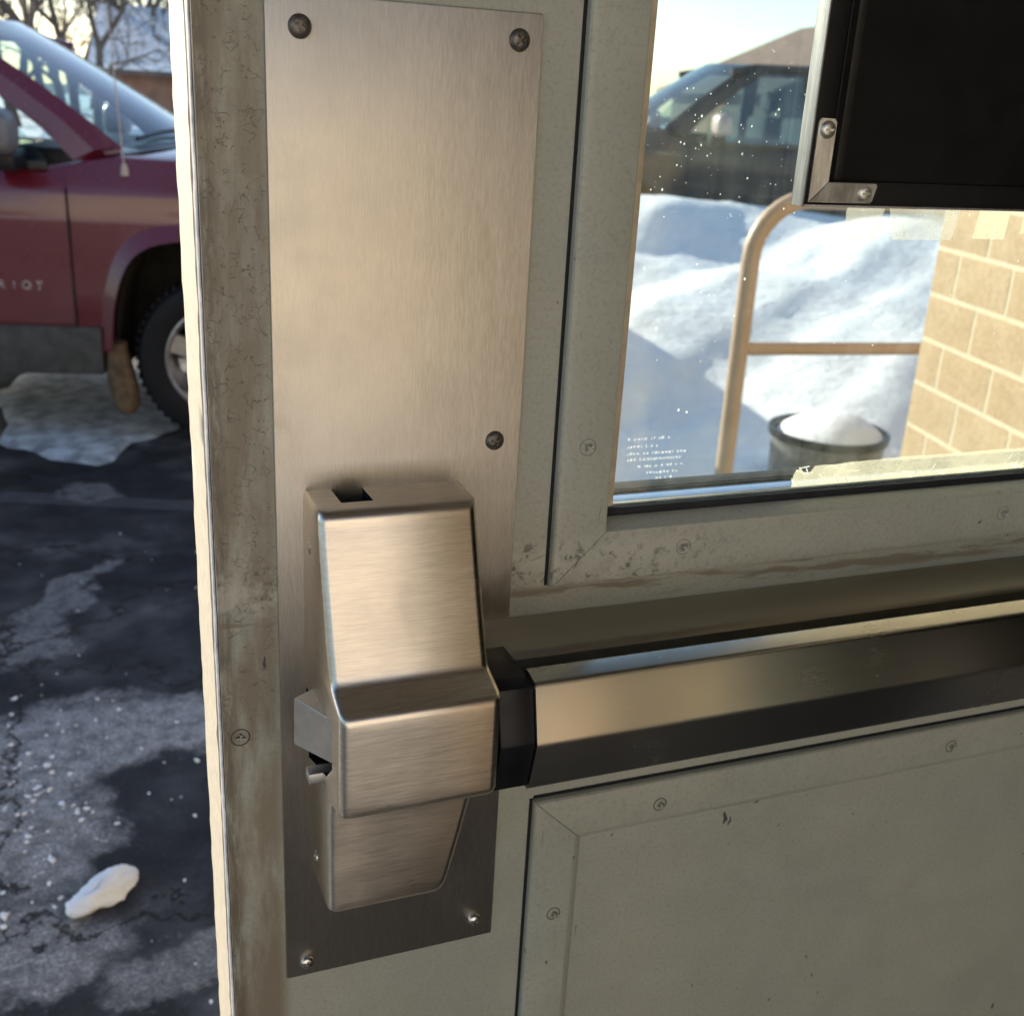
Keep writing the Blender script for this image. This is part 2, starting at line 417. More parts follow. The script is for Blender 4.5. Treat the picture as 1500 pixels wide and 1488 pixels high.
def boolean_cut(o, cutters, solver='EXACT'):
    """o and cutters are linked objects; the cutters vanish afterwards"""
    for c in cutters:
        md = o.modifiers.new('cut', 'BOOLEAN'); md.object = c; md.operation = 'DIFFERENCE'; md.solver = solver; md.material_mode = 'TRANSFER'
    dg = bpy.context.evaluated_depsgraph_get(); dg.update()
    me = bpy.data.meshes.new_from_object(o.evaluated_get(dg), depsgraph=dg)
    o.modifiers.clear(); o.data = me
    for c in cutters: bpy.data.objects.remove(c, do_unlink=True)
def shade(o, ang=40):
    o.data.polygons.foreach_set('use_smooth', [True]*len(o.data.polygons)); o.data.set_sharp_from_angle(angle=R(ang))

_screw = {}
def screw_mesh(key, r, h, mat, flat=False):
    if key in _screw: return _screw[key]
    bm = bmesh.new()
    if flat: prof = [(r*1.12, 0), (r*1.1, -h*.35), (r*.95, -h*.55), (r*.55, -h*.8), (0.00001, -h*.85)]
    else: prof = [(r, 0), (r*.99, -h*.25), (r*.88, -h*.62), (r*.62, -h*.9), (r*.3, -h), (.00001, -h*1.02)]
    add_lathe(bm, prof, 28)
    bmesh.ops.remove_doubles(bm, verts=bm.verts, dist=1e-6)
    if flat:
        n0 = len(bm.faces); add_lathe(bm, [(r*1.22, .0002), (r*1.20, -h*.10), (r*1.05, -h*.12), (r*1.03, .0002)], 28, 'y', True); bm.faces.ensure_lookup_table()
        for f_ in bm.faces[n0:]: f_.material_index = 1
    o = from_bm('screw', bm, [mat, M['grime'] if flat else M['black']], None, True, 50)
    bm = bmesh.new(); w = r*.13; L = r*.55
    add_prism(bm, [(-w, -L), (w, -L), (w, -w), (L, -w), (L, w), (w, w), (w, L), (-w, L), (-w, w), (-L, w), (-L, -w), (-w, -w)], -h*2, -h*.35, 'y')
    c = from_bm('cut', bm, mat)
    boolean_cut(o, [c]); shade(o, 45)
    me = o.data; bpy.data.objects.remove(o, do_unlink=True)
    me.name = 'screw_'+key; _screw[key] = me
    return me
def screw(me, loc, parent, rot=None, axis=None):
    o = bpy.data.objects.new('screw', me); o.location = loc
    ry = random.uniform(0, 1.5) if rot is None else rot
    o.rotation_euler = (0, ry, 0) if axis is None else axis
    return put(o, parent)

# ------------------------------------------------------------------ ground and setting
bm = bmesh.new()
s = 260
vs = [bm.verts.new(p) for p in ((-s, -s, 0), (s, -s, 0), (s, s, 0), (-s, s, 0))]; bm.faces.new(vs)
tag(from_bm('ground', bm, M['asphalt']), kind='structure')

def bilump(x, y, s_, seed=0.):
    return (math.sin(x*s_*1.7+seed)*math.cos(y*s_*1.3-seed*1.7) + .6*math.sin((x+y)*s_*2.3+seed*2.1) + .4*math.sin((x-1.6*y)*s_*4.1+1.3+seed)
            + .25*math.sin(x*s_*7.7+seed)*math.sin(y*s_*6.9))
def sstep(a, b, x):
    t = min(1, max(0, (x-a)/(b-a))); return t*t*(3-2*t)
def snow_h(x, y):
    xl = 1.02 + .30*max(0, y-2.0)
    if y > 5.9: xl = 2.2 - min(1., (y-5.9)*.5)*1.2
    left = sstep(xl, xl+.75, x + .06*bilump(x, y, 3))
    near = sstep(1.75, 2.25, y + .05*bilump(x, y, 4, 1))
    h = .17 + .63*min(1., max(0., (y-2.0)/5.0)) + .055*bilump(x, y, .8, .4) + .017*bilump(x, y, 1.9, 2.) + .006*bilump(x, y, 4.2, 3.) + .003*bilump(x, y, 10, 5.)
    h -= .60*sstep(6.3, 7.6, y)
    h += .22*math.exp(-((x-3.35)**2/.6 + (y-6.15)**2/.35))
    h += .30*math.exp(-((x-5.2)**2/1.6 + (y-4.7)**2/.8))
    return -.02 + max(0.02, h)*left*near
bm = bmesh.new()
NX, NY = 150, 130
gx = [.95 + 8.5*(i/NX)**1.35 for i in range(NX+1)]; gy = [1.7 + 6.5*(j/NY)**1.2 for j in range(NY+1)]
g = [[bm.verts.new((x, y, snow_h(x, y))) for y in gy] for x in gx]
for i in range(NX):
    for j in range(NY):
        bm.faces.new((g[i][j], g[i+1][j], g[i+1][j+1], g[i][j+1]))
tag(from_bm('snow_bank', bm, M['snow'], smooth=180), kind='structure')
# snowy field beyond the parking lot
bm = bmesh.new(); N = 40
g = [[bm.verts.new((-60+120*i/N, 17+70*j/N, -.03 + (.22 + .10*bilump(i*.7, j*.7, .8))*sstep(0, 2, j))) for j in range(N+1)] for i in range(N+1)]
for i in range(N):
    for j in range(N): bm.faces.new((g[i][j], g[i+1][j], g[i+1][j+1], g[i][j+1]))
tag(from_bm('snow_field', bm, M['snow'], smooth=180), kind='structure')
# icy slush left under the parked car
bm = bmesh.new()
c0 = bm.verts.new((-.05, 4.62, .022)); prev = []
for ring, k in ((.6, .020), (.92, .016), (1.0, .0012)):
    cur = []
    for i in range(48):
        a = 2*math.pi*i/48; rr = ring*(1+.10*math.sin(3*a+1)+.07*math.sin(7*a)+.04*math.sin(13*a+2))
        cur.append(bm.verts.new((-.05+.42*rr*math.cos(a), 4.62+.78*rr*math.sin(a), k + (.004*math.sin(5*a+ring*9) if ring < 1 else 0))))
    for i in range(48):
        if prev: bm.faces.new((prev[i], cur[i], cur[(i+1) % 48], prev[(i+1) % 48]))
        else: bm.faces.new((c0, cur[i], cur[(i+1) % 48]))
    prev = cur
tag(from_bm('ice_patch', bm, M['ice'], smooth=60), kind='structure')
# worn parking stripe
bm = bmesh.new()
d = Vector((.63, -.24, 0)).normalized(); nrm = Vector((-d.y, d.x, 0))
a = Vector((-.06, 3.33, .004))
bm.faces.new([bm.verts.new(a + d*u_ + nrm*w_) for u_, w_ in ((-3, -.05), (.72, -.05), (.72, .05), (-3, .05))])
tag(from_bm('parking_stripe', bm, M['stripe']), kind='structure')
# unseen snow added behind the camera to bounce light up at the door
bm = bmesh.new(); N = 50
g = [[bm.verts.new((-9+18*i/N, -9.4+6.4*j/N, -.02 + (.10 + .03*bilump(i*.36, j*.13, 1.1))*sstep(0, 6, N-j)*sstep(0, 4, i)*sstep(0, 4, N-i))) for j in range(N+1)] for i in range(N+1)]
for i in range(N):
    for j in range(N): bm.faces.new((g[i][j], g[i+1][j], g[i+1][j+1], g[i][j+1]))
tag(from_bm('bounce_snow', bm, M['snow'], smooth=180), kind='structure')

# ------------------------------------------------------------------ building of tan split-face block
WA = math.atan2(.9752, .2214)
bld = empty('building', (1.411, 0, 0), WA, 'tan split-face block building wall beside the railing', 'building')
def blk(name, x, y, z, mat, parent=bld, bev=0.): return box(name, x, y, z, mat, parent, bev, wa=False)
CH, BL = .1016, .2032; S1 = 1.53
wall = blk('wall', (.10, S1-.006), (-.25, .0003), (-.02, 3.15), M['mortar'])
WM[wall.name] = WM[bld.name]
variants = {}
def block_mesh(L, k):
    if (L, k) in variants: return variants[(L, k)]
    rnd = random.Random(k*17+int(L*1000)); bm = bmesh.new()
    nx, nz = (6, 4) if L > .12 else (3, 4); l2 = (L-.010)/2; h2 = (CH-.010)/2
    fr = [[bm.verts.new((-l2+2*l2*i/nx, .0005+(rnd.uniform(.0, .0028) if 0 < i < nx and 0 < j < nz else rnd.uniform(.0, .0010)), -h2+2*h2*j/nz)) for j in range(nz+1)] for i in range(nx+1)]
    for i in range(nx):
        for j in range(nz): bm.faces.new((fr[i][j], fr[i+1][j], fr[i+1][j+1], fr[i][j+1]))
    rim = [fr[i][0] for i in range(nx+1)] + [fr[nx][j] for j in range(1, nz+1)] + [fr[i][nz] for i in range(nx-1, -1, -1)] + [fr[0][j] for j in range(nz-1, 0, -1)]
    bk = [bm.verts.new((v.co.x, -.02, v.co.z)) for v in rim]
    for i in range(len(rim)): bm.faces.new((rim[i], rim[(i+1) % len(rim)], bk[(i+1) % len(rim)], bk[i]))
    bmesh.ops.recalc_face_normals(bm, faces=bm.faces)
    me = bpy.data.meshes.new('block'); bm.to_mesh(me); bm.free(); me.materials.append(M['block'])
    variants[(L, k)] = me; return me
def lay(parent, s0, s1, zmax, joined=False, z_shift=0.):
    bmj = bmesh.new() if joined else None
    row = 0; z = -.02 + z_shift
    while z + CH < zmax:
        sx_ = s1; first = row % 2 == 0
        while sx_ - s0 > .05:
            L = BL/2 if (first and sx_ == s1) else BL
            if sx_ - L < s0: L = BL/2 if sx_ - s0 >= BL/2 - .01 else None
            if L is None: break
            me = block_mesh(L, random.randrange(4))
            if joined:
                tmp = bmj.verts[:] ; n0 = len(bmj.verts)
                bmj.from_mesh(me); bmj.verts.ensure_lookup_table()
                for v in bmj.verts[n0:]: v.co += Vector((sx_-L/2, 0, z+CH/2))
            else:
                o = bpy.data.objects.new('block', me); o.location = (sx_-L/2, 0, z+CH/2); put(o, parent, False)
            sx_ -= L
        row += 1; z += CH
    if joined:
        return tag(from_bm('block_courses', bmj, M['block'], parent, False), kind='stuff')
lay(wall, .10, S1, 3.14, z_shift=.028)
wb = blk('wall', (-2.25, -1.5), (-.25, -.0035), (-.02, 3.15), M['mortar']); WM[wb.name] = WM[bld.name]
lay(wb, -2.25, -1.5, 3.14, True)
blk('return_wall', (S1-.25, S1), (-3.6, -.2515), (-.02, 3.15), M['block'])
blk('lintel', (-1.499, .099), (-.25, -.004), (2.2, 3.15), M['mortar'])
blk('back_wall', (-2.5, S1), (-3.85, -3.61), (-.02, 3.15), M['interior'])
blk('side_wall', (-2.5, -2.251), (-3.609, -.004), (-.02, 3.15), M['interior'])
blk('interior_floor', (-2.25, S1-.251), (-3.6, -.2), (-.03, .035), M['interior_floor'])
blk('roof', (-2.56, S1+.06), (-3.9, .06), (3.151, 3.35), M['concrete'])
blk('canopy', (-2.3, 1.0), (.061, 2.55), (2.62, 2.84), M['soffit'])
blk('door_jamb', (.035, .0985), (-.2, .012), (-.02, 2.199), M['steel_frame'], bev=.003)
blk('door_jamb', (-1.4985, -1.43), (-.2, .012), (-.02, 2.199), M['steel_frame'], bev=.003)

wing = empty('bounce_wing', (0, -9.5, 0), 0, 'added unseen tan wing bouncing warm light onto the door', 'building')  # out-of-view wing added for warm fill and its reflection in the steel
box('wall', (-8, 8), (-.4, 0), (-.05, 5.0), M['bounce_wing_wall'], wing, wa=False)
box('parapet_cap', (-8.05, 8.05), (-.45, .05), (5.0, 5.1), M['white'], wing, wa=False)
for x in (-5, -1.5, 3):
    w_ = box('window', (x-.7, x+.7), (.001, .05), (1.0, 2.2), M['white'], wing, wa=False); WM[w_.name] = WM[wing.name]
    box('pane', (x-.62, x+.62), (.051, .06), (1.08, 2.12), M['window_dark'], w_, wa=False)

# ------------------------------------------------------------------ the door
door = empty('door', (.535, .0225, .0), 0, 'open grey-green painted metal door with a glazed upper half', 'door')
DW, DT, DTOP = 1.07, .045, 2.13
LX0, LX1, LZ0, LZ1 = .1955, .8745, 1.163, 1.95
bm = bmesh.new()
for x, z in (((0, LX0), (.04, DTOP)), ((LX1, DW), (.04, DTOP)), ((LX0, LX1), (.04, LZ0)), ((LX0, LX1), (LZ1, DTOP))):
    add_box(bm, x, (0, DT), z)
slab = from_bm('slab', bm, M['paint'], door)
# bright latch edge with chipped paint
bm = bmesh.new(); n = 260; rows = []
rnd = random.Random(3)
for k in range(n+1):
    z = .04 + (DTOP-.04)*k/n
    j = lambda a_: rnd.uniform(-a_, a_) + (rnd.uniform(-.0004, .0004) if rnd.random() < .1 else 0)
    rows.append([bm.verts.new(p) for p in ((-.0003, .0135, z), (-.0016+j(.0002), .0140+j(.0006), z), (-.0019+j(.0002), .030, z), (-.0019, .060, z), (-.0016+j(.0003), .0855+j(.0003), z), (.0, .0865, z), (.012, .0865, z), (.012, .0455, z), (-.0003, .0455, z))])
for k in range(n):
    for i in range(8): bm.faces.new((rows[k][i], rows[k][i+1], rows[k+1][i+1], rows[k+1][i]))
from_bm('edge_guard', bm, M['edge'], door, smooth=50)
bm = bmesh.new(); rows = []
for k in range(n+1):
    z = .04 + (DTOP-.04)*k/n; j = lambda a_: rnd.uniform(-a_, a_) * (3 if rnd.random() < .12 else 1)
    rows.append([bm.verts.new(p) for p in ((-.0004, .0128, z), (-.0011+j(.0001), .0118, z), (-.0011+j(.0001), .0036+j(.0003), z), (-.0004, .0024+j(.0003), z))])
for k in range(n):
    for i in range(3): bm.faces.new((rows[k][i], rows[k][i+1], rows[k+1][i+1], rows[k+1][i]))
from_bm('edge_seam', bm, M['edge_grey'], door, smooth=50)

def mitred(name, rect, prof, mat, parent, gap=.00025):
    """four mitred mouldings round rect (x0,x1,z0,z1); prof: (inset, y)"""
    x0, x1, z0, z1 = rect; out = []
    for side in ('left', 'right', 'bottom', 'top'):
        bm = bmesh.new(); A = []; B = []
        for w, y in prof:
            g_ = gap
            if side == 'left': A.append((x0+w, y, z0+w+g_)); B.append((x0+w, y, z1-w-g_))
            if side == 'right': A.append((x1-w, y, z0+w+g_)); B.append((x1-w, y, z1-w-g_))
            if side == 'bottom': A.append((x0+w+g_, y, z0+w)); B.append((x1-w-g_, y, z0+w))
            if side == 'top': A.append((x0+w+g_, y, z1-w)); B.append((x1-w-g_, y, z1-w))
        a = [bm.verts.new(p) for p in A]; b = [bm.verts.new(p) for p in B]
        for i in range(len(prof)-1): bm.faces.new((a[i], a[i+1], b[i+1], b[i]))
        bm.faces.new(a); bm.faces.new(b[::-1])
        out.append(from_bm(name, bm, mat, parent, smooth=25))
    return out
lite_prof = [(0, -.0012), (.0003, -.0045), (.0012, -.0058), (.0028, -.0062), (.0045, -.0064), (.029, -.0064), (.0304, -.0060), (.0342, .0040), (.0345, .0095), (.0200, .0095), (.0200, -.0012)]
lite = mitred('window_moulding', (.1752, .8948, 1.1335, 1.982), lite_prof, M['paint'], door)
low_prof = [(0, -.0010), (.0003, -.0042), (.0012, -.0055), (.0030, -.0060), (.0268, -.0060), (.0280, -.0057), (.0322, -.0027), (.0330, -.0022), (.0330, -.0004), (0, -.0004)]
lowm = mitred('panel_moulding', (.1758, .8942, .16, .9945), low_prof, M['paint'], door)
box('panel', (.2086, .8614), (-.0021, -.0003), (.1928, .9617), M['paint'], door)
# dark strips standing in for the shadow gap where mouldings meet the slab
bm = bmesh.new()
add_box(bm, (.1737, .1753), (-.0011, -.0002), (1.1335, 1.982)); add_box(bm, (.1740, .1760), (-.0009, -.0002), (.17, .9945)); add_box(bm, (.1765, .8942), (-.0009, -.0002), (.9942, .9962))
from_bm('joint_shadow', bm, M['rubber'], door)
M['screw_paint'] = plain('screw_paint', (.40, .39, .33), .4, .3, .2, 400)
M['grime'] = plain('grime', (.05, .045, .035), .7, 0, .3, 300)
psc = screw_mesh('painted', .0042, .0018, M['screw_paint'], True)
for (x, z, pm) in ((.1908, 1.2131, lite[0]), (.1908, 1.60, lite[0]), (.2553, 1.1505, lite[2]), (.4875, 1.1512, lite[2]), (.72, 1.151, lite[2])):
    screw(psc, (x, -.0062, z), pm)
psl = screw_mesh('painted_low', .0038, .0015, M['screw_paint'], True)
for (x, z, pm) in ((.1929, .9104, lowm[0]), (.1929, .66, lowm[0]), (.2601, .977, lowm[3]), (.4881, .978, lowm[3]), (.715, .978, lowm[3])):
    screw(psl, (x, -.0060, z), pm)
ss = screw_mesh('stile', .0042, .0010, M['paint'], True)
screw(ss, (.0085, -.00005, 1.0655), slab)
# double glazing
pane1 = box('pane', (.196, .874), (.0100, .0140), (1.166, 1.9485), M['glass'], door)
pane2 = box('pane', (.196, .874), (.0285, .0325), (1.166, 1.9485), M['glass'], door)
bm = bmesh.new(); add_box(bm, (.199, .871), (.0143, .0282), (1.1662, 1.1730), .0008)
add_box(bm, (.1962, .2075), (.0143, .0282), (1.1745, 1.947)); from_bm('glazing_spacer', bm, M['spacer'], door, smooth=30)
bm = bmesh.new()
add_box(bm, (.2078, .8627), (.0066, .0098), (1.1665, 1.1722), .001); add_box(bm, (.199, .871), (.0268, .0280), (1.17305, 1.1742)); add_box(bm, (.2078, .8627), (.0327, .0440), (1.1665, 1.1738), .001)
from_bm('glazing_gasket', bm, M['rubber'], door, smooth=30)
box('lit_chamfer_strip', (.2092, .2145), (.0052, .0098), (1.1740, 1.945), M['lit_chamfer'], door, .0006)  # pale strip whose cream colour stands in for light on the moulding chamfer
# etched glass mark: four short unreadable lines
bm = bmesh.new(); rnd = random.Random(5)
for k, (x0, x1, z) in enumerate(((.2225, .2475, 1.2105), (.2228, .2430, 1.2060), (.2228, .2590, 1.2020), (.2230, .2560, 1.1985), (.2300, .2585, 1.1945), (.2360, .2560, 1.1905), (.2420, .2530, 1.1870))):
    x = x0
    while x < x1:
        w = rnd.uniform(.0006, .0018)
        add_box(bm, (x, x+w), (.00975, .00998), (z-rnd.uniform(.0004, .0009), z+rnd.uniform(.0004, .0010))); x += w+(rnd.uniform(.0005, .0010) if rnd.random() < .75 else .0024)
from_bm('etched_mark', bm, M['etch'], pane1)
# dried splashes on the outer pane
bm = bmesh.new(); rnd = random.Random(11)
for k in range(430):
    x = rnd.uniform(.225, .34) if k < 200 else rnd.uniform(.23, .70); z = rnd.gauss(1.37, .055) if k < 300 else rnd.uniform(1.18, 1.5); r = abs(rnd.gauss(0, .00022))+.00012
    n = 6; vs = [bm.verts.new((x+r*math.cos(a)*rnd.uniform(.7, 1.2), .0330, z+r*1.3*math.sin(a)*rnd.uniform(.7, 1.2))) for a in [2*math.pi*i/n for i in range(n)]]
    bm.faces.new(vs)
tag(from_bm('dried_speck', bm, M['speck'], pane2), kind='stuff')

# ------------------------------------------------------------------ exit device
dev = empty('exit_device', (.08, 0, .98), 0, 'brushed stainless exit device with long touch bar and projecting latch', 'exit device')
plate = box('cover_plate', (.0291, .1535), (-.0024, -.0003), (.9030, 1.4178), M['plate'], dev, .0006)
dk = screw_mesh('dark', .0050, .0028, M['bronze']); sv = screw_mesh('silver', .0042, .0028, M['silver_screw'])
for x, z, me in ((.0436, 1.4050, dk), (.1423, 1.4062, dk), (.1398, 1.2187, dk), (.1416, .9163, sv), (.0406, .9123, sv)):
    screw(me, (x, -.0023, z), plate)
# case: a loft of rounded sections down a side profile (depth, z, left x, right x)
ctrl = [(.006, 1.1985, .0435, .1195), (.034, 1.2002, .0435, .1195), (.0378, 1.1995, .0430, .1193), (.0398, 1.1975, .0424, .1190), (.0405, 1.1945, .0422, .1190), (.0430, 1.1880, .0420, .1189), (.0570, 1.1500, .0420, .1188), (.0655, 1.1300, .0420, .1188), (.0675, 1.1262, .0420, .1188), (.0705, 1.1245, .0420, .1188),
        (.0820, 1.1212, .0420, .1188), (.0850, 1.1200, .0420, .1188), (.0864, 1.1182, .0420, .1188), (.0868, 1.1150, .0420, .1188), (.0868, 1.0740, .0420, .1188), (.0864, 1.0690, .0420, .1186), (.0835, 1.0655, .0422, .1182),
        (.0640, 1.0600, .0424, .1186), (.0570, 1.0570, .0428, .1190), (.0550, 1.0500, .0430, .1190), (.0515, .9960, .0438, .1088), (.0500, .9850, .0442, .1062), (.0440, .9800, .0450, .1040), (.006, .9730, .0455, .1015)]
def dense(ctrl, it=2):
    for _ in range(it):
        out = [ctrl[0]]
        for a, b in zip(ctrl[:-1], ctrl[1:]):
            out.append(tuple(.75*p+.25*q for p, q in zip(a, b))); out.append(tuple(.25*p+.75*q for p, q in zip(a, b)))
        out.append(ctrl[-1]); ctrl = out
    return ctrl
prof = dense(ctrl, 2)
bm = bmesh.new(); rings = []
for d_, z, xl, xr in prof:
    r = min(.0050, d_*.6); ring = [(xl, -.0022)]
    for i in range(7):
        t = math.pi/2*i/6; ring.append((xl+r-r*math.cos(t), -(d_-r)-r*math.sin(t)))
    for i in range(7):
        t = math.pi/2*(1-i/6); ring.append((xr-r+r*math.cos(t), -(d_-r)-r*math.sin(t)))
    ring.append((xr, -.0022))
    rings.append([bm.verts.new((x, y, z)) for x, y in ring])
for A, B in zip(rings[:-1], rings[1:]):
    for i in range(len(A)): bm.faces.new((A[i], A[(i+1) % len(A)], B[(i+1) % len(A)], B[i]))
bm.faces.new(rings[0]); bm.faces.new(rings[-1][::-1])
case = from_bm('case', bm, M['case'], dev, smooth=30)
def cutter(build):
    bm = bmesh.new(); build(bm); return from_bm('cut', bm, M['black'])  # cut faces coloured black to stand in for shade inside the openings
def latch_open(bm):   # opening in the latch side of the case: (y,z) outline
    add_prism(bm, [(-.004, 1.0925), (-.042, 1.1000), (-.0640, 1.1072), (-.0672, 1.1030), (-.0672, 1.0830), (-.0540, 1.0705), (-.030, 1.0605), (-.004, 1.0500)], .03, .062, 'x')
boolean_cut(case, [cutter(lambda b: add_box(b, (.0560, .0715), (-.0245, .003), (1.1870, 1.21))), cutter(latch_open)], 'MANIFOLD')
shade(case, 32)
# bolt: bevelled steel block leaning out of the case
bm = bmesh.new()
lat = [(-.030, 1.1022, .0311), (-.030, 1.0759, .0306), (-.0662, 1.0840, .0440), (-.0620, 1.1052, .0440)]
A = [bm.verts.new((x, y, z)) for y, z, x in lat]; B = [bm.verts.new((.060, y+.018, z)) for y, z, x in lat]
bm.faces.new(A); bm.faces.new(B[::-1])
for i in range(4): bm.faces.new((A[i], A[(i+1) % 4], B[(i+1) % 4], B[i]))
bmesh.ops.recalc_face_normals(bm, faces=bm.faces); bmesh.ops.bevel(bm, geom=list(bm.edges), offset=.0005, segments=2, affect='EDGES')
from_bm('latch_bolt', bm, M['latch'], dev, smooth=40)
box('auxiliary_bolt', (.0352, .060), (-.045, -.037), (1.0610, 1.0668), M['latch'], dev, .0005)
bm = bmesh.new(); add_lathe(bm, [(.0034, 0), (.0033, .0006), (.0024, .0012), (.0012, .0012), (.0011, .0004), (.00001, .0004)], 18, 'x')
cs = from_bm('case_screw', bm, M['silver_screw'], None, smooth=40); cme = cs.data; bpy.data.objects.remove(cs, do_unlink=True)
for z, y in ((1.1755, -.018), (.9960, -.017)):
    o = bpy.data.objects.new('screw', cme); o.location = (.0426 if z > 1.1 else .0440, y, z); o.rotation_euler = (0, 0, math.pi); put(o, case)
# mounting rail and touch bar
rail_p = [(-.0003, 1.1160), (-.0030, 1.1166), (-.0255, 1.1098), (-.0290, 1.1084), (-.0305, 1.1066), (-.0308, 1.1040), (-.0308, 1.0560), (-.0003, 1.0480)]
rail_o = prism('mounting_rail', rail_p, .1195, .955, 'x', M['rail_steel'], dev); shade(rail_o, 30)
bm = bmesh.new(); add_prism(bm, [(-.031, 1.1000), (-.0620, 1.1020), (-.0620, 1.0620), (-.031, 1.0600)], .1210, .955, 'x'); from_bm('bar_mechanism', bm, M['black'], dev)
bar_p = [(-.0640, 1.1213), (-.0673, 1.1211), (-.0768, 1.1196), (-.0780, 1.1183), (-.0845, 1.0905), (-.0846, 1.0882), (-.0775, 1.0598), (-.0755, 1.0588), (-.0640, 1.0590)]
def round_poly(poly, r, seg=5):
    out = []; n = len(poly)
    for i in range(n):
        p = Vector(poly[i]); a = Vector(poly[i-1])-p; b = Vector(poly[(i+1) % n])-p
        ra = min(r, a.length*.45); rb = min(r, b.length*.45); A = p+a.normalized()*ra; B = p+b.normalized()*rb
        for k in range(seg+1):
            t = k/seg; q = A*(1-t)**2 + p*2*t*(1-t) + B*t*t; out.append((q.x, q.y))
    return out
bar_p = round_poly([(-.0640, 1.1213), (-.0673, 1.1211), (-.0775, 1.1193), (-.0848, 1.0893), (-.0765, 1.0588), (-.0640, 1.0590)], .0022)
tb = prism('touch_bar', bar_p, .1385, .95, 'x', M['bar'], dev); shade(tb, 28)
cap_p = [(-.034, 1.1180), (-.0673, 1.1185), (-.0752, 1.1172), (-.0822, 1.0893), (-.0758, 1.0612), (-.0640, 1.0570), (-.034, 1.0600)]
prism('bar_end_cap', cap_p, .1205, .1384, 'x', M['black'], dev, .0007)

# ------------------------------------------------------------------ sign frame hung against the glass, seen from the back
sgn = empty('sign_frame', (.51, .005, 1.3366), 0, 'back of a black sign in an aluminium frame fixed to the glass', 'sign')
SX0, SX1, SZ0, SZ1 = .3068, .715, 1.3366, 1.86
for nm, x, z in (('frame_rail', (SX0, SX0+.0012), (SZ0, SZ1)), ('frame_rail', (SX1-.0012, SX1), (SZ0, SZ1)), ('frame_rail', (SX0+.0013, SX1-.0013), (SZ0, SZ0+.0012)), ('frame_rail', (SX0+.0013, SX1-.0013), (SZ1-.0012, SZ1))):
    box(nm, x, (-.0002, .0098), z, M['alu'], sgn, .0002)
for x, z in (((SX0+.00125, SX0+.0185), (SZ0+.00125, SZ1-.00125)), ((SX1-.0185, SX1-.00125), (SZ0+.00125, SZ1-.00125)), ((SX0+.0186, SX1-.0186), (SZ0+.00125, SZ0+.0135)), ((SX0+.0186, SX1-.0186), (SZ1-.0185, SZ1-.00125))):
    box('frame_channel', x, (.0004, .0097), z, M['black_matte'], sgn, .0003)
box('frame_bead', (SX0+.0130, SX0+.0150), (-.0006, .0004), (SZ0+.0145, SZ1-.0145), M['black_matte'], sgn, .0003)
box('backing_strip', (SX0+.0187, SX0+.0245), (.0022, .0096), (SZ0+.0137, SZ1-.0187), M['black_brown'], sgn, .0003)
box('backing_panel', (SX0+.0246, SX1-.0187), (.0036, .0096), (SZ0+.0137, SZ1-.0187), M['black_matte'], sgn)
def arm(name, poly, tilt):
    bm = bmesh.new(); vs = [bm.verts.new((x, -.0013+tilt(x, z), z)) for x, z in poly]; vb = [bm.verts.new((x, -.0001+tilt(x, z)*.4, z)) for x, z in poly]
    bm.faces.new(vs); bm.faces.new(vb[::-1]); n = len(poly)
    for i in range(n): bm.faces.new((vs[i], vs[(i+1) % n], vb[(i+1) % n], vb[i]))
    return from_bm(name, bm, M['zinc'], sgn)
b1 = arm('corner_bracket', [(.3097, 1.3392), (.3203, 1.3497), (.3203, 1.3790), (.3188, 1.3808), (.3110, 1.3808), (.3097, 1.3790)], lambda x, z: -(x-.3097)*.05)
b2 = arm('corner_bracket', [(.3100, 1.3390), (.3490, 1.3390), (.3502, 1.3402), (.3502, 1.3482), (.3490, 1.3494), (.3205, 1.3494)], lambda x, z: -(z-1.339)*.30)
sd = screw_mesh('bracket', .0046, .0030, M['zinc'])
screw(sd, (.3150, -.0012, 1.3753), b1); screw(sd, (.3436, -.0018, 1.3443), b2)

# ------------------------------------------------------------------ old tape left on the glass
def sheet(name, poly, y, mat, label, group=None, th=.00018):
    bm = bmesh.new(); add_prism(bm, poly, y-th, y, 'y')
    return tag(from_bm(name, bm, mat), label, 'tape', group)
def ragged(p, q, n, amp, seed):
    rr = random.Random(seed); out = []
    for i in range(n+1):
        t = i/n; out.append((p[0]+(q[0]-p[0])*t+(rr.uniform(-amp, amp) if 0 < i < n else 0), p[1]+(q[1]-p[1])*t+(rr.uniform(-amp, amp) if 0 < i < n else 0)))
    return out
Y1 = .0096
sheet('tape_strip', ragged((.344, 1.3362), (.342, 1.3180), 6, .0006, 1) + ragged((.342, 1.3180), (.3650, 1.3185), 4, .0002, 2) + [(.3690, 1.3362)], Y1, M['film_dark'], 'short clear tape remnant just under the sign, edge torn')
sheet('tape_strip', [(.3720, 1.3362)] + ragged((.3770, 1.3190), (.4180, 1.3190), 5, .0002, 4) + ragged((.4190, 1.3190), (.4220, 1.3362), 6, .0007, 5), Y1, M['film_dark'], 'wider clear tape remnant under the sign beside the brick corner')
sheet('tape_strip', [(.4365, 1.3362), (.4340, 1.3200), (.4580, 1.3196), (.4590, 1.3362)], Y1, M['film'], 'yellowed tape remnant under the sign in front of the tan wall')
sheet('tape_strip', [(.4700, 1.3362)] + ragged((.4690, 1.3230), (.6800, 1.3220), 6, .0004, 8) + [(.681, 1.3362)], Y1, M['film'], 'long yellowed tape strip under the far end of the sign')
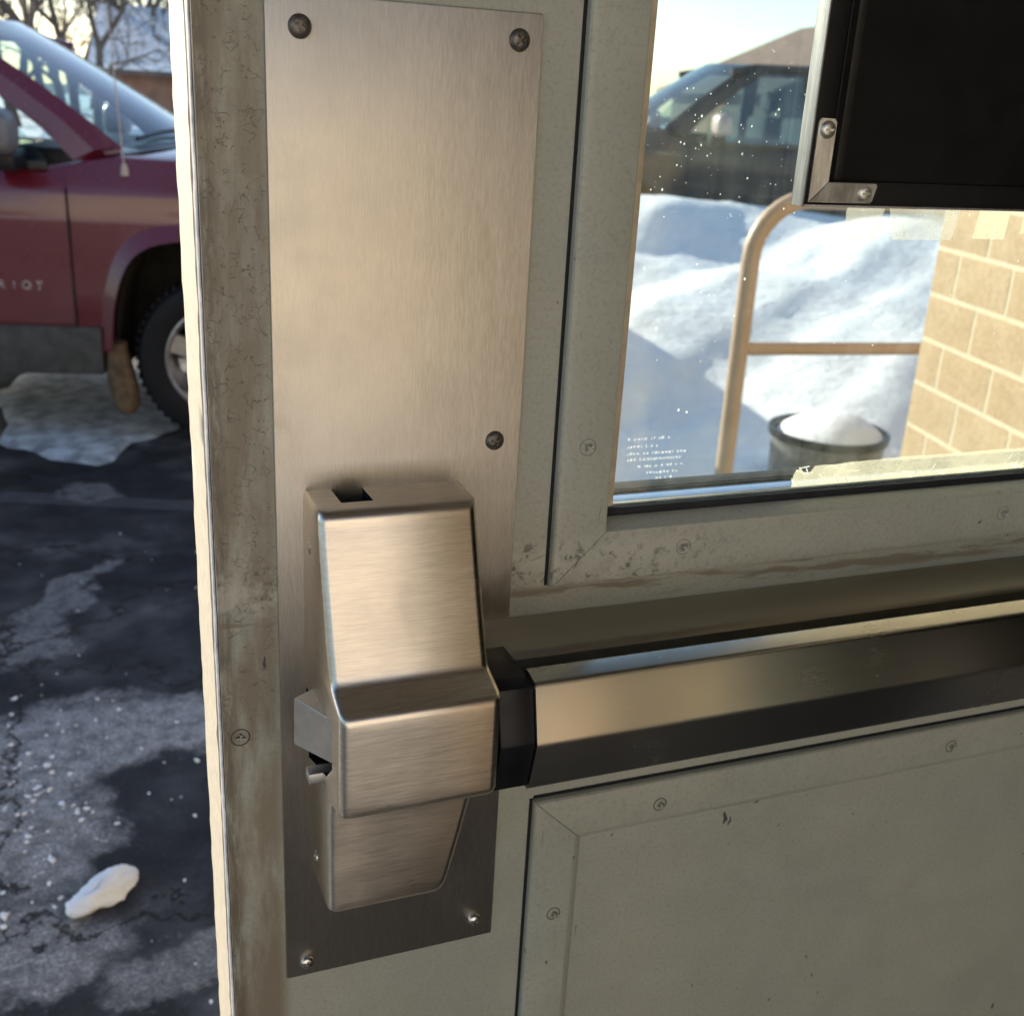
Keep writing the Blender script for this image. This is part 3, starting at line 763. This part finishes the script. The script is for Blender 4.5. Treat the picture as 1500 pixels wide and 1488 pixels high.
sheet('tape_strip', ragged((.3340, 1.1746), (.3360, 1.1850), 4, .0009, 9) + ragged((.3380, 1.1858), (.3450, 1.1815), 3, .0004, 10) + ragged((.3490, 1.1870), (.3950, 1.1880), 7, .0005, 12) + ragged((.3980, 1.1885), (.6900, 1.1890), 24, .0003, 13) + [(.6900, 1.1746)], Y1, M['film'], 'wide yellowed tape strip along the bottom edge of the glass')
bm = bmesh.new(); rr = random.Random(21)
for k in range(60):
    x = rr.uniform(.333, .372) if k < 26 else rr.uniform(.40, .60); z = rr.uniform(1.1748, 1.1868) if k < 26 else rr.uniform(1.1748, 1.1795); L = rr.uniform(.003, .012); a_ = rr.uniform(-1.2, 1.2); w = rr.uniform(.0004, .0016)
    dx, dz = math.cos(a_)*L, math.sin(a_)*L; x2 = x+dx; z2 = min(1.188, max(1.1746, z+dz))
    vs = [bm.verts.new(p) for p in ((x, .00925, z), (x2, .00925, z2), (x2-.0002, .0088, z2+w), (x, .0088, z+w))]; bm.faces.new(vs)
tag(from_bm('tape_shreds', bm, M['film_white']), 'crumpled white tape shreds stuck along the lower glass edge', 'tape', kind='stuff')

# ------------------------------------------------------------------ railing
px, py = 1.729, 2.20
rl = empty('railing', (px, py, 0), 0, 'tan painted pipe railing bent over at the top, standing in the snow', 'railing')
rd = Vector((.99, -.115, 0)).normalized()
pts = [(px, py, 0), (px, py, .6), (px, py, .99)]
for i in range(1, 9):
    t = math.pi/2*i/8; q = rd*(.17*(1-math.cos(t))); pts.append((px+q.x, py+q.y, .999+.17*math.sin(t)))
L = 1.25
for i in range(0, 9):
    t = math.pi/2*i/8; q = rd*(L-.17+.17*math.sin(t)); pts.append((px+q.x, py+q.y, .999+.17*math.cos(t)))
pts.append((px+rd.x*L, py+rd.y*L, 0))
tube('bent_pipe', pts, .0265, M['rail'], rl, 18)
tube('mid_rail', [(px, py, .740), (px+rd.x*L, py+rd.y*L, .740)], .0195, M['rail'], rl, 14)

# ------------------------------------------------------------------ snow-filled bin
bx, by = 2.22, 2.36; bz = .42
bn = empty('bin', (bx, by, 0), 0, 'grey round bin with a black liner rim, heaped with snow', 'bin')
def lathe_obj(name, prof, mat, parent, seg=36, closed=False):
    bm = bmesh.new(); add_lathe(bm, prof, seg, 'z', closed); o = from_bm(name, bm, mat, None, smooth=40); o.parent = parent; return o
lathe_obj('shell', [(.165, 0), (.185, bz-.02), (.192, bz-.005), (.192, bz), (.178, bz), (.172, .06), (.0001, .06)], M['bin'], bn)
lathe_obj('liner', [(.1945, bz-.022), (.1965, bz-.006), (.1960, bz+.002), (.190, bz+.005), (.182, bz+.003), (.176, bz-.05)], M['liner'], bn)
bm = bmesh.new(); rings = []
for k in range(10):
    t = k/9; ring = []
    for i in range(36):
        a = 2*math.pi*i/36; q = 1-t; r = .180*q*(1+.07*math.cos(a-.6)); cx = .018*(1-q)
        h = bz-.022+.016*math.cos(a-.6)*q+.075*(1-q**2.2)+.010*math.sin(3*a+1)*q*(1-q)
        ring.append(bm.verts.new((r*math.cos(a)+cx, r*math.sin(a), h)))
    rings.append(ring)
for A, B in zip(rings[:-1], rings[1:]):
    for i in range(36): bm.faces.new((A[i], A[(i+1) % 36], B[(i+1) % 36], B[i]))
bmesh.ops.remove_doubles(bm, verts=bm.verts, dist=1e-5)
base = [v for v in rings[0] if v.is_valid]
bb = [bm.verts.new((v.co.x*.90, v.co.y*.90, .07)) for v in base]
for i in range(36): bm.faces.new((base[i], base[(i+1) % 36], bb[(i+1) % 36], bb[i]))
bm.faces.new(bb)
o = from_bm('snow_heap', bm, M['snow'], None, smooth=60); o.location = (bx, by, 0); tag(o, 'smooth heap of white snow filling the grey bin', 'snow')

# ------------------------------------------------------------------ snow chunk and crumbs on the asphalt
bm = bmesh.new(); bmesh.ops.create_icosphere(bm, subdivisions=4, radius=1.)
for v in bm.verts:
    p = v.co.copy(); n = 1 + .13*bilump(p.x*1.5, p.y*1.5+p.z, 1.6, 1.) + .08*bilump(p.x*3, p.z*3+p.y, 2., .3) + .05*bilump(p.x*5+p.z*2, p.y*5-p.z*3, 2.3, .9)
    t = p.x; w = .029*(1+.12*math.sin(2.2*t+.6)+.10*math.sin(6*t))*(1-.0*t)
    v.co = Vector((.074*math.copysign(abs(p.x)**.8, p.x), w*p.y*n, max(-.012, .024*p.z*n*(1+.25*math.sin(3*t)))))
o = from_bm('snow_chunk', bm, M['snow'], None, smooth=180); o.location = (-.100, 1.235, .0125); o.rotation_euler = (0, 0, .62); tag(o, 'oblong chunk of white snow lying on the wet asphalt', 'snow chunk')
bm = bmesh.new(); rr = random.Random(4)
for k in range(260):
    y = .75 + 2.4*rr.random()**1.4; x = rr.uniform(-.75, .35); r = .0012+abs(rr.gauss(0, .0019)); z = r*.3
    if rr.random() < .55: x = rr.gauss(-.25, .09); y = rr.gauss(1.62, .20); r *= 1.25
    mt = Matrix.Translation((x, y, z)) @ Matrix.Rotation(rr.uniform(0, 6), 4, 'Z') @ Matrix.Diagonal((r*rr.uniform(.8, 1.6), r, r*rr.uniform(.5, .9), 1))
    res = bmesh.ops.create_icosphere(bm, subdivisions=1, radius=1.)
    for v in res['verts']: v.co = mt @ (v.co*rr.uniform(.55, 1.35))
tag(from_bm('ice_crumbs', bm, M['snow'], None, smooth=20), 'scattered crumbs of ice and salt on the asphalt', 'ice', kind='stuff')

# ------------------------------------------------------------------ cars
def arch_poly(uc):
    p = [(-.43, .1), (-.415, .42), (-.385, .62), (-.31, .765), (-.15, .815), (.15, .815), (.31, .765), (.385, .62), (.415, .42), (.43, .1)]
    for _ in range(2):
        q = [p[0]]
        for a, b in zip(p[:-1], p[1:]): q += [(.75*a[0]+.25*b[0], .75*a[1]+.25*b[1]), (.25*a[0]+.75*b[0], .25*a[1]+.75*b[1])]
        p = q + [p[-1]]
    return [(uc+a, z) for a, z in p]
def wheel_meshes():
    bm = bmesh.new(); r, w = .335, .205
    add_lathe(bm, [(.222, 0), (.240, -.006), (.285, -.012), (.315, -.004), (.331, .016), (.335, .05), (.335, w-.05), (.331, w-.016), (.315, w), (.222, w)], 56, 'y', True)
    for k in range(56):
        a = 2*math.pi*k/56; m_ = Matrix.Rotation(-a, 4, 'Y') @ Matrix.Translation((.334, w/2, 0))
        bmt = bmesh.ops.create_cube(bm, size=1, matrix=m_ @ Matrix.Diagonal((.014, w*.78, .018, 1)))
    t = bm
    bm = bmesh.new(); add_lathe(bm, [(.224, .002), (.216, .000), (.206, .012), (.200, .05), (.200, .16), (.224, .16)], 40, 'y', True)
    for k in range(5):
        a = 2*math.pi*k/5+.3; m_ = Matrix.Rotation(-a, 4, 'Y') @ Matrix.Translation((.118, .035, 0)) @ Matrix.Diagonal((.19, .03, .075, 1))
        bmesh.ops.create_cube(bm, size=1, matrix=m_)
    add_lathe(bm, [(.075, .012), (.06, .006), (.0001, .006)], 20, 'y'); add_lathe(bm, [(.075, .012), (.075, .07)], 20, 'y')
    return t, bm
_tb, _rb = wheel_meshes()
def to_mesh(bm, name, mat):
    bmesh.ops.recalc_face_normals(bm, faces=bm.faces); me = bpy.data.meshes.new(name); bm.to_mesh(me); bm.free(); me.materials.append(mat)
    me.polygons.foreach_set('use_smooth', [True]*len(me.polygons)); me.set_sharp_from_angle(angle=R(35)); return me
TY, RI = to_mesh(_tb, 'tyre', M['rubber']), to_mesh(_rb, 'rim', M['rim'])
W = 1.75
def build_car(root, paint, kz=1., mirror='mirror_grey', badge=None, hoodz=1.105, rake=0., trim='clad'):
    L = dict(wa=False)
    def K(z): return .28 + (z-.28)*kz
    # ---- body shell
    st = [(-3.46, 1.00, .10, .93), (-3.42, 1.04, .03, .985), (-3.2, 1.06, .0, 1.), (-2.2, 1.06, 0, 1.), (-1.2, 1.06, 0, 1.), (-.62, 1.065, 0, 1.), (-.46, 1.10, 0, 1.), (-.36, hoodz+.012, 0, 1.), (0, hoodz+.005, 0, 1.), (.4, hoodz-.02, 0, .995), (.66, hoodz-.06, 0, .98), (.80, hoodz-.13, .02, .95), (.86, hoodz-.25, .06, .91)]
    bm = bmesh.new(); rings = []
    for u, zb, low, sc_ in st:
        half = [(.16, .25+low), (.05, .275+low), (.006, .40+low), (.0, .62), (.004, .86), (.0, .965), (.020, 1.012 if zb > 1.03 else zb-.05), (.050, zb-.012), (.085, zb), (.30, zb+.022), (.60, zb+.036), (W/2, zb+.040)]
        if zb < 1.0: half = [(v, min(z, zb-.02-.004*(12-i))) if i < 7 else (v, z) for i, (v, z) in enumerate(half)]
        ring = half + [(W-v, z) for v, z in half[-2::-1]]
        rings.append([bm.verts.new((u, W/2+(v-W/2)*sc_, K(z))) for v, z in ring])
    for A, B in zip(rings[:-1], rings[1:]):
        for i in range(len(A)): bm.faces.new((A[i], A[(i+1) % len(A)], B[(i+1) % len(A)], B[i]))
    bm.faces.new(rings[0]); bm.faces.new(rings[-1][::-1])
    body = from_bm('body', bm, [paint, M['well']], root, False, 35)
    cuts = []
    for uc in (0, -2.635):
        for v0, v1 in ((-.1, .42), (W-.42, W+.1)):
            bm = bmesh.new(); add_prism(bm, [(a, K(z)) for a, z in arch_poly(uc)], v0, v1, 'y'); c = from_bm('cut', bm, M['well'], None); c.matrix_world = WM[root.name]; cuts.append(c)
    boolean_cut(body, cuts); shade(body, 35)
    # ---- fender flares
    for uc in (0, -2.635):
        for v0, v1 in ((-.028, .012), (W-.012, W+.028)):
            inn = [p for p in arch_poly(uc) if p[1] > .33]; outp = [(uc+(a-uc)*1.16, .36+(z-.36)*1.17 if z > .5 else z) for a, z in inn]
            poly = inn + outp[::-1]
            bm = bmesh.new()
            for i in range(len(inn)-1):
                q = [inn[i], inn[i+1], outp[i+1], outp[i]]
                vo = v0 if v0 < 0 else v1; vi = v1 if v0 < 0 else v0
                a = [bm.verts.new((q[k][0], vo if k < 2 else vi, K(q[k][1]))) for k in range(4)]; b = [bm.verts.new((q[k][0], vi+(.05 if v0 < 0 else -.05) if k < 2 else vi, K(q[k][1]))) for k in range(4)]
                bm.faces.new(a); bm.faces.new((a[0], b[0], b[1], a[1]))
            bmesh.ops.remove_doubles(bm, verts=bm.verts, dist=1e-4)
            from_bm('fender_flare', bm, paint, root, False, 50)
    # ---- cladding and doors
    for v0, v1 in ((-.014, .03), (W-.03, W+.014)):
        box('sill_cladding', (-2.19, -.455), (v0, v1), (.275, K(.465)), M[trim], root, .008, **L)
    for v0, v1 in ((-.006, .02), (W-.02, W+.006)):
        for u0, u1 in ((-1.56, -.550), (-2.45, -1.568)):
            sg = 1 if v0 < 0 else -1; base = 0 if v0 < 0 else W
            dp = [(-.004, .480), (-.007, .62), (-.003, .86), (-.007, .965), (.013, 1.014), (.040, 1.046)]
            bm = bmesh.new(); A = []; B = []
            for v_, z_ in dp + [(v_+.02, z_) for v_, z_ in dp[::-1]]:
                A.append(bm.verts.new((u0, base+sg*v_, K(z_)))); B.append(bm.verts.new((u1, base+sg*v_, K(z_))))
            bm.faces.new(A); bm.faces.new(B[::-1])
            for i in range(len(A)): bm.faces.new((A[i], A[(i+1) % len(A)], B[(i+1) % len(A)], B[i]))
            dr = from_bm('door', bm, paint, root, False, 35); WM[dr.name] = WM[root.name]
            hv = (-.035, -.007) if v0 < 0 else (W+.007, W+.035)
            box('handle', (u0+.06, u0+.22), hv, (K(.86), K(.89)), paint, dr, .006, **L)
    for v0, v1 in ((-.0078, .004), (W-.004, W+.0078)):
        box('panel_gap', (-.5495, -.5435), (v0, v1), (K(.30), K(.985)), M['rubber'], root, **L)
    # ---- greenhouse
    zt = K(1.585); zb_ = K(1.075)
    def ws(t, s_):  # windshield surface: t 0 bottom..1 top, s_ -1..1 across
        cu = (-.155-rake*0, -.155-.66*t-.10*t*t)[1]; cz = K(1.150 + .44*t)
        ed = 1-.86*math.cos(s_*1.05) if False else s_*s_
        u = cu - ed*(.235*(1-t)+.075*t); z = cz - ed*(.004+.045*t)
        v = W/2 + s_*(W/2)*(.875-.085*t); return (u, v, z)
    nT, nS = 10, 14
    def grid(fn, na, nb, name, mat, parent=root, th=None):
        bm = bmesh.new(); gg = [[bm.verts.new(fn(i/na, j/nb)) for j in range(nb+1)] for i in range(na+1)]
        for i in range(na):
            for j in range(nb): bm.faces.new((gg[i][j], gg[i+1][j], gg[i+1][j+1], gg[i][j+1]))
        return from_bm(name, bm, mat, parent, False, 60)
    grid(lambda a, b: ws(a, -1+2*b), nT, nS, 'windshield', M['car_glass'])
    for s_ in (-1, 1):   # A pillars
        pts = [ws(t, s_*1.0) for t in (-.06, .2, .5, .8, 1.03)]
        bm = bmesh.new(); rg = []
        for (u, v, z), w_ in zip(pts, (.075, .055, .048, .045, .05)):
            o_ = -s_
            rg.append([bm.verts.new(p) for p in ((u+.012, v-o_*-.004, z+.012), (u-.012-w_, v+s_*.040, z+.004), (u-.045-w_*1.6, v+s_*.046, z-.035), (u-.03, v, z-.03))])
        for A, B in zip(rg[:-1], rg[1:]):
            for i in range(4): bm.faces.new((A[i], A[(i+1) % 4], B[(i+1) % 4], B[i]))
        from_bm('windshield_pillar', bm, paint, root, False, 30)
    # roof
    def roof(a, b):
        s_ = -1+2*b; t0 = ws(1, s_); u = t0[0]*(1-a) + (-3.28)*a
        z = t0[2] + .030*math.sin(math.pi*min(1, a*1.4)/1.4) - .02*a - (.0 if abs(s_) < .9 else .012)
        v = W/2 + s_*(W/2)*(.80 - .03*a); return (u, v, z)
    grid(roof, 10, 14, 'roof', paint)
    # side frames: posts and rear quarter
    for s_ in (-1, 1):
        vb = W/2 + s_*(W/2)*.955; vt = W/2 + s_*(W/2)*.80
        for u0, u1, lean in ((-1.60, -1.48, .03), (-2.56, -2.44, .05), (-3.40, -3.05, .12)):
            bm = bmesh.new(); vs = [bm.verts.new(p) for p in ((u0, vb, zb_-.02), (u1, vb, zb_-.02), (u1+lean, vt, zt-.02), (u0+lean, vt, zt-.02), (u0, vb-s_*.05, zb_-.02), (u1, vb-s_*.05, zb_-.02), (u1+lean, vt-s_*.05, zt-.02), (u0+lean, vt-s_*.05, zt-.02))]
            for q in ((0, 1, 2, 3), (4, 7, 6, 5), (0, 4, 5, 1), (1, 5, 6, 2), (2, 6, 7, 3), (3, 7, 4, 0)): bm.faces.new([vs[i] for i in q])
            from_bm('pillar', bm, paint, root, False)
        bm = bmesh.new(); vs = [bm.verts.new(p) for p in ((-.60, vb-s_*.012, zb_-.01), (-3.05, vb-s_*.012, zb_-.01), (-2.95, vt-s_*.012, zt-.06), (-1.02, vt-s_*.012, zt-.06))]; bm.faces.new(vs)
        from_bm('side_glass', bm, M['car_glass'], root, False)
        bm = bmesh.new(); add_tube(bm, [(-.86, vt+s_*.012, zt-.075), (-1.05, vt, zt-.035), (-2.0, vt-s_*.0, zt-.02), (-3.28, vt, zt-.045)], .028, 8); from_bm('roof_rail', bm, paint, root, False, 60)
        # belt moulding
        box('belt_strip', (-3.0, -.62), (vb-.012, vb+.012), (zb_-.025, zb_+.004), M['clad'], root, .003, **L)
    bm = bmesh.new(); vs = [bm.verts.new(p) for p in ((-3.38, .12, zb_), (-3.38, W-.12, zb_), (-3.27, W-.22, zt-.03), (-3.27, .22, zt-.03))]; bm.faces.new(vs); from_bm('rear_glass', bm, M['car_glass'], root, False)
    # cabin: dash, seats
    prism('dashboard', [(-.36, zb_-.05), (-.40, zb_+.045), (-.75, zb_+.055), (-.85, zb_-.05)], .12, W-.12, 'y', M['black'], root, .01, wa=False)
    for vc in (.45, W-.45):
        for us in (-1.55, -2.45):
            box('seat', (us-.10, us+.05), (vc-.24, vc+.24), (zb_-.1, zb_+.20), M['seat'], root, .04, wa=False)
            box('headrest', (us-.11, us-.01), (vc-.13, vc+.13), (zb_+.24, zb_+.40), M['seat'], root, .035, wa=False)
            box('headrest_post', (us-.07, us-.05), (vc-.05, vc+.05), (zb_+.19, zb_+.25), M['black'], root, wa=False)
    # cowl and wipers
    bm = bmesh.new()
    for k in range(15):
        pass
    gridpts = lambda a, b: (ws(0, -1+2*b)[0]+.012 + a*.10, ws(0, -1+2*b)[1], K(hoodz+.05)-.012*a - .02*(-1+2*b)**2 + .006)
    grid(gridpts, 2, 14, 'cowl', M['black']); bm.free()
    for s0_, s1_ in ((-.85, -.05), (-.05, .75)):
        p = []
        for i in range(7):
            s_ = s0_+(s1_-s0_)*i/6; q = ws(.02+.055*math.sin(math.pi*i/6), s_); p.append((q[0]+.018, q[1], q[2]+.012))
        tube('wiper', p, .009, M['black'], root, 6, wa=False)
    # mirrors
    for s_ in (-1, 1):
        vm = -.13 if s_ < 0 else W+.13
        bm = bmesh.new(); bmesh.ops.create_icosphere(bm, subdivisions=3, radius=1.)
        for v in bm.verts:
            p = v.co; q = Vector((math.copysign(abs(p.x)**.7, p.x), math.copysign(abs(p.y)**.6, p.y), math.copysign(abs(p.z)**.6, p.z)))
            v.co = Vector((-.735+.065*q.x, vm+.105*q.y, K(1.185)+.082*q.z))
        mo = from_bm('side_mirror', bm, M[mirror], root, False, 60); WM[mo.name] = WM[root.name]
        prism('mirror_arm', [(-.78, K(1.05)), (-.68, K(1.05)), (-.69, K(1.125)), (-.78, K(1.125))], min(vm, .04 if s_ < 0 else W-.04), max(vm, .04 if s_ < 0 else W-.04), 'y', M['black'], mo, .006, wa=False)
    # lamps, grille, bumper, plate area
    for v0 in (.20, W-.40): 
        bm = bmesh.new(); add_lathe(bm, [(.085, 0), (.085, .03), (.06, .045), (.0001, .05)], 24, 'x'); o_ = from_bm('headlight', bm, M['chrome'], None, smooth=40); o_.location = (.84, v0+.1, K(.80)); o_.parent = root
    for k in range(7): box('grille_slot', (.835, .872), (.58+k*.09, .62+k*.09), (K(.72), K(.85)), M['black'], root, **L)
    box('front_bumper', (.74, .93), (.06, W-.06), (.33, K(.60)), M['clad'], root, .04, **L)
    box('rear_bumper', (-3.54, -3.36), (.06, W-.06), (.33, K(.60)), M['clad'], root, .04, **L)
    for v0, v1 in ((.10, .24), (W-.24, W-.10)): box('tail_light', (-3.475, -3.40), (v0, v1), (K(.78), K(1.02)), M['red'], root, .01, **L)
    for uc in (0, -2.635):
        for side in (0, 1):
            t_ = bpy.data.objects.new('tyre', TY); t_.location = (uc, .015 if side == 0 else W-.015, .335); t_.rotation_euler = (0, 0, 0 if side == 0 else math.pi); put(t_, root, False)
            r_ = bpy.data.objects.new('rim', RI); put(r_, t_, False)
jp = empty('parked_car', (.45, 3.95, 0), R(-14), 'maroon boxy car with muddy lower doors parked on the asphalt', 'car')
build_car(jp, M['red'])
# badge lettering on the front door, antenna, mud flap
for k, ch in enumerate('TOIRTAP'):
    cu = bpy.data.curves.new('badge', 'FONT'); cu.body = ch; cu.size = .046; cu.extrude = .002; cu.align_x = 'CENTER'
    tmp = bpy.data.objects.new('tmp', cu); COL.objects.link(tmp); dg = bpy.context.evaluated_depsgraph_get()
    bme = bpy.data.meshes.new_from_object(tmp.evaluated_get(dg)); bpy.data.objects.remove(tmp, do_unlink=True)
    bme.materials.clear(); bme.materials.append(M['chrome'])
    lt = bpy.data.objects.new('badge_letter', bme); lt.rotation_euler = (math.pi/2, 0, 0); lt.location = (-.672-.046*k, -.0095, .607); put(lt, jp, False)
tube('antenna', [(-.335, .035, 1.055), (-.345, .045, 1.25), (-.362, .06, 1.62)], [.0035, .003, .002], M['mirror_beige'], jp, 8, wa=False)
bm = bmesh.new(); add_lathe(bm, [(.016, 1.040), (.015, 1.062), (.008, 1.085), (.0001, 1.088)], 16, 'z'); o = from_bm('antenna_base', bm, M['mirror_beige'], jp, False, 40); o.location = (-.335, .035, 0)
bm = bmesh.new(); rows = []
for k in range(12):
    t = k/11; z = .40-.285*t; w = .030+.020*math.sin(math.pi*min(1, t*1.05))*(t**.5)+.012*t; uc = -.405+.03*t*t
    if k == 11: w *= .55
    rows.append([bm.verts.new((uc+w*c, .03+.05*s_, z)) for c, s_ in ((-1, -.6), (-.5, -1), (.5, -1), (1, -.6), (1, .6), (.5, 1), (-.5, 1), (-1, .6))])
for A, B in zip(rows[:-1], rows[1:]):
    for i in range(8): bm.faces.new((A[i], A[(i+1) % 8], B[(i+1) % 8], B[i]))
bm.faces.new(rows[0]); bm.faces.new(rows[-1][::-1]); from_bm('mud_flap', bm, M['mud'], jp, False, 60)

th = R(180-13)
ux, uy = math.cos(th), math.sin(th)
# the near side of this car is its left flank: v axis runs away from the near side
jc = Vector((3.78, 7.25, 0))      # ground point under its front axle, near flank
vx_, vy_ = -uy, ux
dc = empty('distant_car', (jc.x - vx_*W, jc.y - vy_*W, 0), th, 'dark grey dirty pickup seen through the glass behind the snow bank', 'car')
build_car(dc, M['darkcar'], 1.13, 'mirror_beige', None, 1.12)

# ------------------------------------------------------------------ houses
def house(loc, rz, w, d, h, rh, label, wallm, snowroof=True):
    r_ = empty('house', loc, rz, label, 'house')
    L = dict(wa=False)
    wl_ = box('wall', (-w/2, w/2), (0, d), (-.1, h), wallm, r_, **L)
    bm = bmesh.new(); add_prism(bm, [(-w/2+.01, h-.002), (w/2-.01, h-.002), (0, h+rh-.02)], .02, d-.02, 'y'); from_bm('gable', bm, wallm, r_, False)
    for s_ in (-1, 1):
        for nm, off, mt, th_ in (('roof', 0., M['houseroof'], .14),) + ((('roof_snow', .141, M['snow'], .16),) if snowroof else ()):
            ov = .5; e = (s_*(w/2+ov), h-ov*rh/(w/2)+off); p = (0, h+rh+off)
            bm = bmesh.new(); add_prism(bm, [e, p, (p[0], p[1]+th_), (e[0], e[1]+th_)], -.45, d+.45, 'y'); from_bm(nm, bm, mt, r_, False)
    for x in (-w*.32, 0, w*.32):
        f = box('window', (x-.65, x+.65), (-.05, .04), (.9, 2.2), M['white'], r_, **L); WM[f.name] = WM[r_.name]
        for sx_ in (-1, 1): box('pane', (x+.03 if sx_ > 0 else x-.57, x+.57 if sx_ > 0 else x-.03), (-.062, -.04), (.98, 2.12), M['window_dark'], f, **L)
    box('door', (w*.14, w*.14+.95), (-.05, .04), (0, 2.1), M['white'], r_, **L)
    return r_
house((15.0, 36, -.6), R(84), 8, 13.6, 2.3, 1.5, 'brown brick house with a snow-covered roof beyond the maroon car', M['housebrick'])
house((24.5, 28.0, 0), R(-8), 10, 9, 2.2, 2.2, 'house with a bare brown gable roof beyond the dark pickup', M['houseroof'], False)
house((-11, 38, 0), R(10), 11, 9, 2.6, 2.2, 'low brown house with snowy roof among bare trees', M['housebrick'])

# ------------------------------------------------------------------ bare trees
def tree(loc, h, seed, label, grp='bare trees beyond the parking lot', depth=7):
    rr = random.Random(seed); r_ = empty('tree', loc, 0, label, 'tree', grp)
    tb_ = bmesh.new(); cb = bmesh.new()
    def grow(p, d, L, r, lev):
        n = 3; pts = [p]; q = p.copy(); dd = d.copy()
        for i in range(n):
            dd = (dd + Vector((rr.gauss(0, .10), rr.gauss(0, .10), rr.gauss(.04, .06)))).normalized(); q = q + dd*(L/n); pts.append(q.copy())
        add_tube(tb_ if lev == 0 else cb, pts, [r*(1-.45*i/n) for i in range(n+1)], 6 if lev < 2 else 3, False)
        if lev >= depth: return
        k = 3 if lev < 4 else 2
        for i in range(k + (1 if rr.random() < .4 else 0)):
            sp = rr.uniform(.35, .85); az = rr.uniform(0, 6.283); o_ = dd.orthogonal().normalized(); o2 = dd.cross(o_)
            nd = (dd*math.cos(sp) + (o_*math.cos(az)+o2*math.sin(az))*math.sin(sp)).normalized()
            st_ = pts[-1] if i < 2 else pts[rr.choice((1, 2))]
            grow(st_, nd, L*rr.uniform(.62, .82), r*.52, lev+1)
    grow(Vector((0, 0, -.1)), Vector((0, 0, 1)), h*.28, h*.018, 0)
    from_bm('trunk', tb_, M['bark'], r_, False, 60); from_bm('branches', cb, M['bark'], r_, False, 60)
TR = [(-4.2, 44, 12), (-1.6, 47, 12), (1.0, 50, 13), (2.6, 47, 12), (4.4, 52, 13), (-.2, 54, 13), (-2.4, 38, 10), (.2, 42, 11), (-.6, 34, 9), (-3.5, 26, 8), (-1.2, 30, 9), (.6, 27, 7.5), (1.9, 37, 10), (3.4, 40, 10), (-6, 33, 10), (9.5, 30, 9), (11.8, 36, 11), (14, 42, 11), (5.2, 45, 11)]
labs = ['broad bare tree in the far row, leftmost behind the car roof', 'bare tree in the far row behind the maroon roof', 'bare tree in the far row with the widest crown', 'bare tree in the far row just over the brick house', 'bare tree in the far row past the brick house gable', 'most distant bare tree in the far row', 'tall bare tree far behind the maroon car', 'highest bare tree at the far edge of the snowy field', 'twiggy bare tree in front of the low brown house','bare grey-brown tree behind the maroon car roof', 'bare leafless tree between the snowy roofed houses', 'slender bare tree behind the maroon car windshield', 'tall bare tree behind the brown brick house', 'bare tree rising over the brick house ridge', 'wide bare tree left of the low brown house',
        'bare tree beyond the hood of the dark pickup', 'pale bare tree against the sky over the dark pickup', 'far bare tree behind the gabled house', 'far bare tree in the snowy field']
for i, (x, y, h) in enumerate(TR): tree((x, y, 0), h, 30+i, labs[i])
